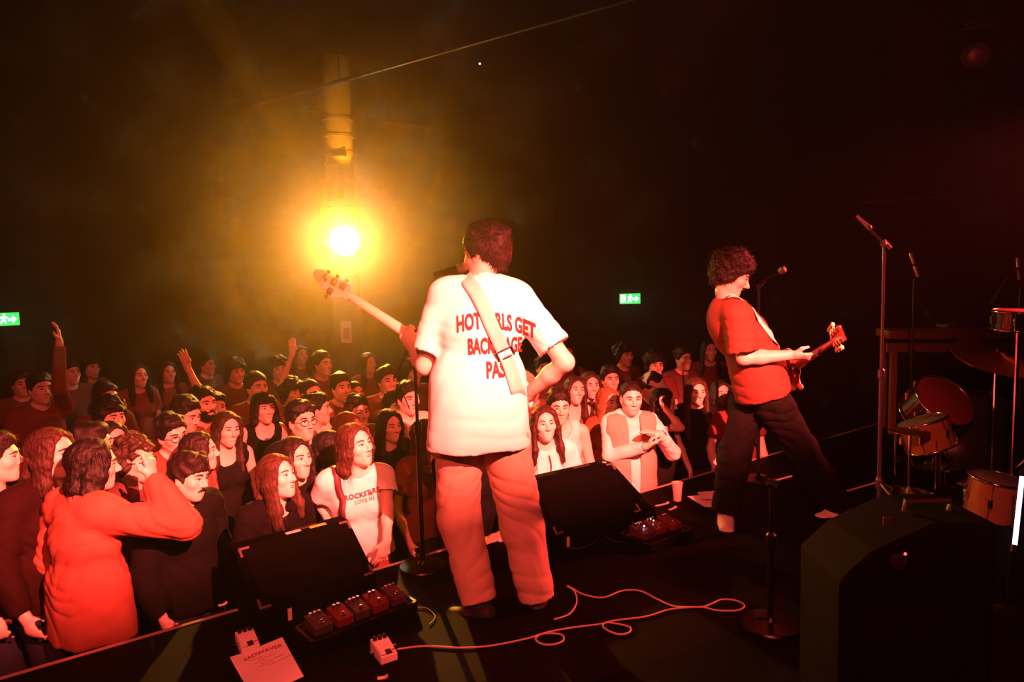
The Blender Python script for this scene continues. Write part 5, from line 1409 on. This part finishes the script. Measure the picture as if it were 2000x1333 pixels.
# tilted tom with the red lit skin, on a stand
tc = w(1846, 782, 4.75); tt = thing('rack_tom', 'tilted tom drum with a red lit skin on a stand', 'drum', (tc[0], tc[1], 0))
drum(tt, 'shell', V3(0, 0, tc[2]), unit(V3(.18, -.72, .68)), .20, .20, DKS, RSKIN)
part('post', [tube([(-.02, .08, .10), (-.02, .08, tc[2] - .12)], .012, 8)], CHROME, tt); legs3(tt, (-.02, .08), .16, .10, 0)
part('leg_hub', [lathe([(.18, .09), (.18, .105), (.02, .12)], (-.02, .08, 0), (0, 0, 1), 10)], CHROME, tt)
tc = w(1800, 822, 4.55); tt = thing('floor_tom', 'small amber tom drum lit from behind at the left of the drum kit', 'drum', (tc[0], tc[1], 0))
drum(tt, 'shell', V3(0, 0, tc[2]), unit(V3(-.30, .15, .95)), .15, .19, AMB, COAT, 6); legs3(tt, (.02, .0), .17, tc[2] - .1, 0)
tc = w(1948, 935, 4.0); tt = thing('floor_tom', 'amber floor tom low behind the speaker cabinet', 'drum', (tc[0], tc[1], 0))
drum(tt, 'shell', V3(0, 0, tc[2]), unit(V3(.1, -.1, 1)), .14, .24, AMB, COAT, 6); legs3(tt, (0, 0), .16, tc[2] - .05, 0)
tc = w(1990, 608, 4.15); tt = thing('snare_drum', 'shallow drum with red rim on a high stand at the right picture edge', 'drum', (tc[0], tc[1], 0))
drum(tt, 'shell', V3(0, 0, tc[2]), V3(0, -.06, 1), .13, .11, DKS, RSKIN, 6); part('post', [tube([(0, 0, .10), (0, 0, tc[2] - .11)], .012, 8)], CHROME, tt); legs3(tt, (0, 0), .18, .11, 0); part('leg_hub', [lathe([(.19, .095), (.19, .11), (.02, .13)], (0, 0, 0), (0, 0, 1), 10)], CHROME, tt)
def cymbal(label, c, r, tilt):
    t = thing('cymbal', label, 'cymbal', (c[0], c[1], 0)); a = unit(tilt); z = V3(0, 0, c[2])
    part('plate', [lathe([(.008, .028), (.03, .026), (.055, .010), (r * .6, -.004), (r, -.016), (r, -.018), (r * .6, -.006), (.055, .008), (.03, .023), (.008, .025)], z, a, 36)], mat('bronze', (.60, .28, .12), .28, metal=.9, var=.1), t, smooth='auto')
    part('post', [tube([(0, 0, .06), (0, 0, c[2] + .02)], .010, 8)], CHROME, t); part('wing_nut', [lathe([(.012, .03), (.012, .045), (.004, .055)], z, a, 8)], CHROME, t); legs3(t, (0, 0), .20, .055, 0); part('leg_hub', [lathe([(.21, .045), (.21, .06), (.02, .09)], (0, 0, 0), (0, 0, 1), 10)], CHROME, t)
cymbal('wide bronze cymbal in front of the wooden counter', w(1946, 694, 4.45), .26, (.05, -.42, 1))
# drum throne and hi-hat pedal hardware glinting low in the kit
hb_ = w(1775, 940, 4.35); hb_[2] = 0
t = thing('hi_hat_stand', 'chrome hi-hat stand left of the amber tom', 'stand', hb_)
zt_ = w(1762, 835, 4.35)[2]
part('tube', [tube([(0, 0, .06), (0, 0, zt_)], .009, 8)], CHROME, t); legs3(t, (0, 0), .14, .055, 0); part('leg_hub', [lathe([(.15, .045), (.15, .06), (.02, .09)], (0, 0, 0), (0, 0, 1), 10)], CHROME, t); part('pedal_plate', [quad_box((.10, -.10, .03), (.08, .2, .012), np.array(Matrix.Rotation(.2, 3, 'X')))], STEEL, t, .003)
for k in range(2): part('hat_plate', [lathe([(.008, .012), (.03, .010), (.12, -.008), (.12, -.010), (.03, .006)], (0, 0, zt_ - .02 - .02 * k), (0, 0, 1 - 2 * k), 24)], mat('bronze', (0, 0, 0)), t, smooth='auto')
# LED tube
a, b = w(1997, 925, 2.9), w(1981, 1072, 2.8)
t = thing('light_tube', 'glowing violet white light tube leaning at the right picture edge', 'light tube', b)
part('tube', [tube([V3(0, 0, 0), a - b], .009, 12)], mat('violet_tube_glow', (.8, .75, 1), .4, emit=(.55, .48, 1.0), emit_s=6), t, smooth='auto')
for q in (a - b, V3(0, 0, 0)): part('end_cap', [tube([q - unit(a - b) * .015, q + unit(a - b) * .015], .012, 10)], BLACKM, t)
part('support_leg', [tube([V3(0, .015, 0), V3(.02, .06, -b[2] + .005)], .007, 8)], BLACKM, t)
part('support_foot', [lathe([(.07, .0), (.07, .01), (.01, .02)], V3(.02, .06, -b[2]), (0, 0, 1), 16)], BLACKM, t)
# ------------------------------------------------------------------ the audience
def place(u, vtop, d):
    """head top at the pixel (u, vtop), d metres ahead: gives the spot on the floor and the height"""
    p = np.array(at_y(u, vtop, d)); return p, float(p[2] - FLOOR_Z)
def fan(label, u, vtop, d, face=40, body=None, pitch=-4, roll=0, arms=None, lod=1, hs_extra=.012, **kw):
    p, H = place(u, vtop, d)
    H = H - hs_extra + .004
    tc = math.atan2(-p[1], -p[0])                      # direction towards the camera
    fb = tc + math.radians(body if body is not None else max(min(face, 60), 5)); ff = tc + math.radians(face)
    yaw = fb - math.pi / 2
    hy = (ff - fb + math.pi) % (2 * math.pi) - math.pi
    return person(label, (p[0], p[1], FLOOR_Z), yaw, H, head=(hy, math.radians(pitch), math.radians(roll)), arms=arms, lod=lod, bottom=kw.pop('bottom', dict(color=(.02, .02, .03), infl=.016)), **kw)
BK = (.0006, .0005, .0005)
CR = 'audience at the front of the stage'
def up_arm(hand_px, d, elbow_px, de, palm=(0, -1, 0), hd=(0, 0, 1), th=(1, 0, 0), curl=.15, spread=.6, fine=True):
    return dict(world=True, elbow=w(elbow_px[0], elbow_px[1], de), wrist=w(hand_px[0], hand_px[1], d), hand=hd, palm=palm, thumb=th, curl=curl, spread=spread, fine=fine)
# front row, left of the bass player
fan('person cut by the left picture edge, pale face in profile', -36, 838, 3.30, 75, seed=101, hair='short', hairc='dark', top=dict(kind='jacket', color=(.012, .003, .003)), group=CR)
fan('long haired person in a dark red hoodie behind the orange jacket', 80, 826, 3.34, 52, 40, -3, seed=102, hair='medium', hairc='auburn', hairkw=dict(L=.19, front=.0), top=dict(kind='hoodie', color=(.020, .004, .004), infl=.02), group=CR)
fan('person in a rust orange jacket with one arm raised, hair to the nape', 152, 852, 3.15, 92, 122, 2, seed=103, lod=1, hair='medium', hairc='black', hairkw=dict(L=.135, front=-.03, strands=900), top=dict(kind='jacket', color=(.30, .080, .055), infl=.028, folds=1.15, h=.0095, hem=.16, sleeve_infl=.028),
    arms={'R': dict(world=True, elbow=w(360, 1026, 3.16), wrist=w(296, 934, 3.25), hand=(-.10, .15, 1), palm=(-.95, .1, -.1), thumb=(-.2, -.9, .2), curl=.55, spread=.2, fine=True, shift=(.05, .02, -.03))}, group=CR)
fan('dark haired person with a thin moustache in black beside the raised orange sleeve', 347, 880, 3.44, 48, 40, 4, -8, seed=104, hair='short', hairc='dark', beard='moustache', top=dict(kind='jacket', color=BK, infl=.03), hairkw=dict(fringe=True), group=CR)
fan('brown haired face half hidden behind the raised hand', 246, 850, 3.63, 50, seed=105, hair='curly', hairc='brown', hairkw=dict(vol=.86), glasses=True, top=dict(color=(.08, .03, .03)), group=CR)
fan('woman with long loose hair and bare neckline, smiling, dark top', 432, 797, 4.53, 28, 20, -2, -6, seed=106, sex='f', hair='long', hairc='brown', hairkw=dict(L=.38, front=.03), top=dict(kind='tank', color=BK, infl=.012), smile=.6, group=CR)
fan('brightly lit face in profile next to the moustached person', 372, 838, 3.95, 80, seed=107, sex='f', hair='bob', hairc='dark', hairkw=dict(L=.15), top=dict(color=(.3, .1, .08)), group=CR)
fan('man with dark cropped hair and glasses, head tilted, behind the raised hand', 325, 800, 4.21, 30, seed=108, pitch=6, roll=8, hair='short', hairc='black', glasses=True, top=dict(color=(0.175, 0.060, 0.040)), group=CR)
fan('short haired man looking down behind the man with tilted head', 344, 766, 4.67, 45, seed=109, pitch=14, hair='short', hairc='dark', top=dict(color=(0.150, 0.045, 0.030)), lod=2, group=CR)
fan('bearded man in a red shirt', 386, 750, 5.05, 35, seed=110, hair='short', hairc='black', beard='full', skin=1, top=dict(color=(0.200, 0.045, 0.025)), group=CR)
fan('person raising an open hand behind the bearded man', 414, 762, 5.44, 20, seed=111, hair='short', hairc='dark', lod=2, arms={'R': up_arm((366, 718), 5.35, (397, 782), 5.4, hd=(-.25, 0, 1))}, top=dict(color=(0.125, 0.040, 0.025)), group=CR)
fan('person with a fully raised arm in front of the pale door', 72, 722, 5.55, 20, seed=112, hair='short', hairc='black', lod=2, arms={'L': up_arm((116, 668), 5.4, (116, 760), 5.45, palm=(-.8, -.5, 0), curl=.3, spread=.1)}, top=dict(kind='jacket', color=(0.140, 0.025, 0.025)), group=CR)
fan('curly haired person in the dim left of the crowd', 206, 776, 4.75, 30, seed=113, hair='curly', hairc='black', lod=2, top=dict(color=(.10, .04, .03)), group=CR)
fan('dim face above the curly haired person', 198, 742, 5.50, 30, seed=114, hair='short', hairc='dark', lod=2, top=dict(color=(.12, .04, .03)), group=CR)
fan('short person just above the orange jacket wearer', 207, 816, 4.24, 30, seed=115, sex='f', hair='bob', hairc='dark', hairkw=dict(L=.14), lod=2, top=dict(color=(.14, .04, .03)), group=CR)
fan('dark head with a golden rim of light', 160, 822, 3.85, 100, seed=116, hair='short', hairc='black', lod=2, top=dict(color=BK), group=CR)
fan('woman in a black jacket over a white top, looking up, hair on her shoulders', 530, 880, 3.44, 52, 34, -14, -4, seed=121, sex='f', skin=2, hair='long', hairc='light', hairkw=dict(L=.27, front=.02, strands=900), top=dict(kind='jacket', color=BK, infl=.028, neck_deep=.11, neck_fwd=.055), smile=.5, group=CR)
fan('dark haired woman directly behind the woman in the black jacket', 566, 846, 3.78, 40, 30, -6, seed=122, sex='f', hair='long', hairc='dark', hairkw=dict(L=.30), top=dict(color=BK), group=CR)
p = fan('woman in a white printed T-shirt with a dark shoulder strap, looking up', 690, 816, 3.69, 44, 12, -13, 3, seed=123, sex='f', skin=2, hair='long', hairc='light', hairkw=dict(L=.15, front=-.07, strands=900), top=dict(kind='crop', color=(.74, .68, .66), infl=.014, sleeve=.58, folds=.8, hem=-.01, name='t_shirt'), smile=.45,
    bottom=dict(color=(.30, .08, .06), infl=.010), arms={'L': dict(world=True, elbow=w(758, 990, 3.66), wrist=w(755, 1058, 3.50), hand=(-.30, -.25, -.9), palm=(-.7, .7, 0), thumb=(-.7, -.5, 0), curl=.35, fine=True), 'R': dict(world=True, elbow=w(625, 985, 3.72), wrist=w(692, 1085, 3.56), hand=(.4, -.3, -.9), palm=(.5, .6, 0), thumb=(.6, -.5, 0), curl=.3, fine=True)}, group=CR)
rock = p
bvr = bvh_of(p['shirt']); RI = mat('dark_red_lettering', (.22, .02, .03), .8); RIL = mat('light_red_lettering', (.50, .20, .20), .8)
ctr = loc_of(p, w(709, 968, 3.6)); o_ = V3(ctr[0], .8, ctr[2])
lay_text('shirt_print', 'ROCKST RS', .034, bvr, o_, (-1, 0, 0), (0, 0, 1), (0, -1, 0), RI, p['shirt'], bold=.0016, squeeze=1.0, off=.003, step=.012, spacing=1.12, slant=.10)
lay_text('shirt_print', 'LOVE ME', .026, bvr, o_ + V3(-.01, 0, -.030), (-1, 0, 0), (0, 0, 1), (0, -1, 0), RIL, p['shirt'], bold=.0010, squeeze=1.0, off=.003, step=.012, spacing=1.1, slant=.10)
lay_text('shirt_star', '', .03, bvr, o_ + V3(-.047, 0, -.001), (-1, 0, 0), (0, 0, 1), (0, -1, 0), RI, p['shirt'], off=.003, step=.02, shapes=star_mesh(.017))
cs_ = [p['N'] + p['Rt'] @ V3(x, y, z) for x, y, z in ((.115, -.10, -.10), (.118, -.03, .010), (.116, .05, -.01), (.112, .10, -.09), (.115, .118, -.18), (.125, .105, -.30), (.135, .05, -.40))]
ss_ = catmull(cs_, 4)
sv_ = []
for i, q in enumerate(ss_):
    nr_2 = bvr.find_nearest(Vector(q)); n2 = np.array(nr_2[1]); pp_ = np.array(nr_2[0]) + n2 * .006
    tn = unit(ss_[min(i + 1, len(ss_) - 1)] - ss_[max(i - 1, 0)]); sd_ = unit(np.cross(n2, tn)); sv_ += [pp_ - sd_ * .018, pp_ + sd_ * .018]
so3 = part('bag_strap', [(np.array(sv_), [(2 * i, 2 * i + 1, 2 * i + 3, 2 * i + 2) for i in range(len(ss_) - 1)])], mat('bag_strap', (.06, .015, .02), .6), p['root'], smooth=True)
md = so3.modifiers.new('thickness', 'SOLIDIFY'); md.thickness = .004
fan('short haired man in a black shirt wearing glasses', 580, 776, 4.33, 30, 25, -4, seed=124, hair='short', hairc='black', glasses=True, skin=1, smile=.4, top=dict(color=BK), group=CR)
fan('man in bright white profile behind the glasses wearer', 606, 764, 5.15, 84, 60, -4, seed=125, hair='short', hairc='black', top=dict(color=(.7, .62, .58)), group=CR)
fan('man with short gold rimmed hair at the back, only forehead showing', 600, 735, 5.52, 30, seed=126, hair='buzz', hairc='brown', lod=2, top=dict(color=(.2, .08, .04)), group=CR)
fan('person with voluminous dark hair pointing one arm up', 562, 738, 6.12, 40, seed=127, sex='f', hair='curly', hairc='black', hairkw=dict(vol=1.1), lod=2, arms={'L': up_arm((571, 690), 6.02, (548, 755), 6.07, hd=(.05, 0, 1), palm=(0, -1, 0), curl=.1, spread=.1)}, top=dict(color=(0.175, 0.060, 0.030)), group=CR)
fan('dark haired person in a strappy top at left centre', 507, 760, 5.16, 25, seed=128, sex='f', hair='medium', hairc='black', hairkw=dict(L=.12, fringe=True), lod=1, top=dict(kind='tank', color=BK, infl=.012), group=CR)
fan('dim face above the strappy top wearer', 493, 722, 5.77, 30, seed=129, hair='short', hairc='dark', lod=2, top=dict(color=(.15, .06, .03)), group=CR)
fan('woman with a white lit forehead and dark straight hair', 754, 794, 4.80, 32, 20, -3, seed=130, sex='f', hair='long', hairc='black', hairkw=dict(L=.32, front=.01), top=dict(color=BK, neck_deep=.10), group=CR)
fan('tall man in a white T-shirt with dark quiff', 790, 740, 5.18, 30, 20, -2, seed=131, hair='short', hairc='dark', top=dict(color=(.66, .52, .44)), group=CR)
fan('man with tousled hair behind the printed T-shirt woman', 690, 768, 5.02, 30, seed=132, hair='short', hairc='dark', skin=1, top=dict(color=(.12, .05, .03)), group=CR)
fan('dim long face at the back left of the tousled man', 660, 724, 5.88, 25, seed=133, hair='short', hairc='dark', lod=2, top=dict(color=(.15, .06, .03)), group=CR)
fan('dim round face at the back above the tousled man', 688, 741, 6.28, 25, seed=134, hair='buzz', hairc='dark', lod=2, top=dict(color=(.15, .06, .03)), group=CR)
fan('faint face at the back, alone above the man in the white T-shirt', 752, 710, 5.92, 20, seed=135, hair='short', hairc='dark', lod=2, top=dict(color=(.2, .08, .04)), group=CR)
fan('person with a glowing white cap of hair behind the printed T-shirt woman', 668, 800, 4.57, 60, seed=136, sex='f', hair='tied', hairc='blonde', hairkw=dict(L=.1), lod=2, top=dict(color=(.15, .05, .03)), group=CR)
fan('person with black hair falling over the face beside the printed T-shirt woman', 630, 836, 4.09, 70, seed=137, sex='f', hair='long', hairc='black', hairkw=dict(L=.22), lod=2, top=dict(color=BK), group=CR)
fan('long haired woman half hidden behind the microphone stand', 822, 812, 4.33, 62, 40, seed=138, sex='f', hair='long', hairc='brown', hairkw=dict(L=.36, front=.02), top=dict(color=(0.125, 0.045, 0.025)), group=CR)
fan('small face next to the tall man in white', 762, 764, 5.53, 35, seed=139, hair='short', hairc='dark', lod=2, top=dict(color=(0.125, 0.045, 0.025)), group=CR)
# someone crouching at the stage edge: only the folded hands show between the bass player's legs
fan('person hidden behind the bass player, hands resting on the stage edge', 915, 800, 4.10, 10, 5, seed=140, hair='short', hairc='dark', top=dict(color=BK),
    arms={'L': dict(world=True, elbow=w(1010, 985, 4.02), wrist=w(985, 1043, 3.88), hand=(-.9, -.25, -.25), palm=(.1, .3, -1), thumb=(-.3, -1, .2), curl=.35, fine=True), 'R': dict(world=True, elbow=w(880, 985, 4.02), wrist=w(925, 1052, 3.84), hand=(.9, -.2, -.2), palm=(-.1, .3, -1), thumb=(.3, -1, .2), curl=.3, fine=True)}, group=CR)
# right of the bass player
p = fan('woman in a white T-shirt with straight brown hair and a thin bag cord', 1062, 784, 4.44, 14, 5, -8, 2, seed=151, sex='f', skin=2, hair='long', hairc='auburn', hairkw=dict(L=.27, front=.035, strands=800), top=dict(kind='tee', color=(.78, .72, .70), infl=.016, neck_deep=.085), group=CR)
b2 = bvh_of(p['shirt']); pts = []
for x, z in ((.02, -.06), (.03, -.14), (.00, -.22), (-.03, -.32), (-.05, -.42), (-.06, -.50)):
    q = p['N'] + V3(-x, .5, z); h_ = b2.ray_cast(Vector(q), Vector((0, -1, 0)), 1.0); pts.append((np.array(h_[0]) + V3(0, .006, 0)) if h_[0] else q - V3(0, .4, 0))
part('bag_cord', [tube(catmull(pts, 4), .005, 6)], mat('bag_cord', (.10, .02, .02), .7), p['root'], smooth=True)
fan('young man with a serious white lit face behind the woman in white', 1088, 754, 4.86, 12, 8, 0, seed=152, hair='short', hairc='dark', top=dict(kind='tank', color=(.68, .60, .56), infl=.02), group=CR)
fan('woman with head tilted back and a necklace', 1116, 728, 5.56, 25, seed=153, pitch=-10, roll=-8, sex='f', hair='long', hairc='auburn', hairkw=dict(L=.34), top=dict(kind='tank', color=(0.150, 0.040, 0.025), infl=.012), lod=1, group=CR)
fan('smiling woman at the back beside the necklace wearer', 1149, 720, 5.91, 20, seed=154, sex='f', hair='long', hairc='auburn', hairkw=dict(L=.30), lod=2, smile=.8, top=dict(color=(0.150, 0.045, 0.025)), group=CR)
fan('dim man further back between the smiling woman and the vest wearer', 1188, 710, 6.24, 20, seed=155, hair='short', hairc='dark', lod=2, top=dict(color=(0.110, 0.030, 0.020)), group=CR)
vest = fan('grinning man in a vest over a white hoodie, clapping', 1228, 737, 5.05, 14, 18, 2, 0, seed=156, hair='buzz', hairc='dark', skin=2, smile=1., jaw=1.05, shoulder=.92, top=dict(kind='hoodie', color=(.74, .68, .64), infl=.012),
    arms={'R': dict(world=True, elbow=w(1192, 890, 4.98), wrist=w(1262, 872, 4.78), hand=(.85, -.2, .35), palm=(.1, .3, .95), thumb=(.3, -.9, .1), curl=.25, fine=True), 'L': dict(world=True, elbow=w(1315, 885, 4.98), wrist=w(1290, 848, 4.80), hand=(-.8, -.15, .25), palm=(.1, .2, -1), thumb=(-.2, -.9, 0), curl=.2, fine=True)}, group=CR)
# the vest: an open-fronted padded layer over the hoodie
P_, N_, Rt_, s_2 = vest['P'], vest['N'], vest['Rt'], vest['s']
up_, fw_2, rt_2 = Rt_[:, 2], Rt_[:, 1], Rt_[:, 0]
VB = [blob(P_ - up_ * .05, vest['wst'], (.210, .168), (.196, .152), rt_2, .04), blob(vest['wst'], vest['chest'] + up_ * .08, (.196, .152), (.205, .148), rt_2, .05), blob(N_ - up_ * .065 - rt_2 * .135, N_ - up_ * .065 + rt_2 * .135, .090, None, k=.04)]
for sx in (-1, 1): VB.append(ell(vest['A']['L' if sx < 0 else 'R']['S'] + rt_2 * sx * .055, (.032, .13, .085), Rt_, .01, 's'))
VB.append(blob(P_ - up_ * .3 + fw_2 * .17, N_ + fw_2 * .10, (.022, .10), (.050, .10), rt_2, .01, None, 's')); VB.append(ell(N_ + up_ * .05, (.095, .10, .08), Rt_, .01, 's'))
v_, q_ = polygonize(VB, .011); v_, q_ = compact(v_, q_); g_ = Geo(); g_.add(v_, q_)
obj('vest', g_.mesh('vest', [mat('vest_fleece', (.46, .26, .20), .9, var=.2, nscale=60, bump=.7, bscale=120)]), vest['root'])
fan('blonde haired woman behind the vest wearer', 1180, 752, 5.45, 40, seed=157, sex='f', hair='long', hairc='blonde', hairkw=dict(L=.32, front=-.01), lod=1, top=dict(color=(0.175, 0.060, 0.030)), group=CR)
cp = fan('person wearing a pale cap above the black haired woman', 1264, 722, 5.95, 40, seed=158, pitch=18, hair='short', hairc='dark', lod=2, top=dict(color=(0.125, 0.025, 0.020)), group=CR)
c_, R_, hs_ = cp['hc'], cp['Rh'], cp['hs']
capB = [ell(c_ + R_ @ (V3(0, -.012, .05) * hs_), (.094, .112, .088), R_, .01), blob(c_ + R_ @ V3(0, .06, .06), c_ + R_ @ V3(0, .15, .048), (.07, .008), (.055, .006), R_[:, 0], .01)]
v_, q_ = polygonize(capB, .009, [lambda X, Y, Z: -((X - c_[0]) * R_[0, 2] + (Y - c_[1]) * R_[1, 2] + (Z - c_[2]) * R_[2, 2]) + .045], open_cuts=False); v_, q_ = compact(v_, q_); g_ = Geo(); g_.add(v_, q_)
obj('cap', g_.mesh('cap', [cloth_mat((.70, .60, .55))]), cp['root'])
fan('black haired woman in profile with clasped raised hands and bare arms', 1286, 754, 5.28, 82, 40, 0, seed=159, sex='f', hair='bob', hairc='black', hairkw=dict(L=.17, vol=1.1), top=dict(kind='tank', color=BK, infl=.012),
    arms={'R': dict(world=True, elbow=w(1330, 836, 5.18), wrist=w(1300, 800, 5.12), hand=(-.5, 0, .8), palm=(.6, -.3, .2), thumb=(.2, -.8, .3), curl=.7, fine=True), 'L': dict(world=True, elbow=w(1322, 858, 5.30), wrist=w(1347, 917, 5.22), hand=(.1, -.3, -.9), palm=(-1, 0, 0), thumb=(0, -1, 0), curl=.4, fine=True)}, group=CR)
fan('woman with very long pale hair at the right of the crowd', 1357, 732, 5.77, 22, 10, 0, seed=160, sex='f', hair='long', hairc='light', hairkw=dict(L=.44, front=.05, strands=700), top=dict(color=BK), group=CR)
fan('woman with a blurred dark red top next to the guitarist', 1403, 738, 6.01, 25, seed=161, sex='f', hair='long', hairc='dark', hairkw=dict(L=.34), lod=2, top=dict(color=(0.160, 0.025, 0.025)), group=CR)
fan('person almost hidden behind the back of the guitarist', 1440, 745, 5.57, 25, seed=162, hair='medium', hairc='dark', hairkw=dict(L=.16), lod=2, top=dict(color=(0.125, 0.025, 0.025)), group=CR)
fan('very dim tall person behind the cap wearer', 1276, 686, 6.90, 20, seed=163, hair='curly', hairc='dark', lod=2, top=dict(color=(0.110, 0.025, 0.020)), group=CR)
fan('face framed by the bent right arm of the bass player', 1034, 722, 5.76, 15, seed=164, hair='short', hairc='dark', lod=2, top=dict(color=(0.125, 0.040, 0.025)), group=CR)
# dim figures at the back: a few bodies shared, each figure a thing of its own
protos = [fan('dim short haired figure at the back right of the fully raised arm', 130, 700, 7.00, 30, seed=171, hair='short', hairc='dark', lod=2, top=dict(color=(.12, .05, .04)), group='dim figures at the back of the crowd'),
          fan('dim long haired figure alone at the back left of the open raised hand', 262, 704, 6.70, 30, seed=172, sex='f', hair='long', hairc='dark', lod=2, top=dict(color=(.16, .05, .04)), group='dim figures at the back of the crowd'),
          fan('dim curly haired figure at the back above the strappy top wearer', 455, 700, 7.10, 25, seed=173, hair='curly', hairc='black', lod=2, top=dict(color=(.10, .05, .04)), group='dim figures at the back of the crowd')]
def copy_tree(o, parent=None):
    c = o.copy(); COL.objects.link(c); c.parent = parent
    for ch in list(o.children): copy_tree(ch, c)
    return c
DIM = ['dim figure at the back under the left exit sign', 'dim figure at the back right of two dark long haired figures', 'dim curly haired figure behind the arm that points up', 'dim figure at the back behind the gold rimmed hair',
       'dim long haired figure at the back right of the column', 'dim curly haired figure behind the microphone stand of the bass player', 'dim figure beside the elbow of the bass player', 'dim long haired figure behind the necklace wearer',
       'dim curly haired figure above the grinning vest wearer', 'dim figure at the back above the very long haired woman', 'dim long haired figure at the back left of the guitarist', 'dim curly haired figure at the back next to the fully raised arm',
       'dim figure at the back behind the open raised hand', 'dim long haired figure farthest back near the column']
rb = random.Random(4)
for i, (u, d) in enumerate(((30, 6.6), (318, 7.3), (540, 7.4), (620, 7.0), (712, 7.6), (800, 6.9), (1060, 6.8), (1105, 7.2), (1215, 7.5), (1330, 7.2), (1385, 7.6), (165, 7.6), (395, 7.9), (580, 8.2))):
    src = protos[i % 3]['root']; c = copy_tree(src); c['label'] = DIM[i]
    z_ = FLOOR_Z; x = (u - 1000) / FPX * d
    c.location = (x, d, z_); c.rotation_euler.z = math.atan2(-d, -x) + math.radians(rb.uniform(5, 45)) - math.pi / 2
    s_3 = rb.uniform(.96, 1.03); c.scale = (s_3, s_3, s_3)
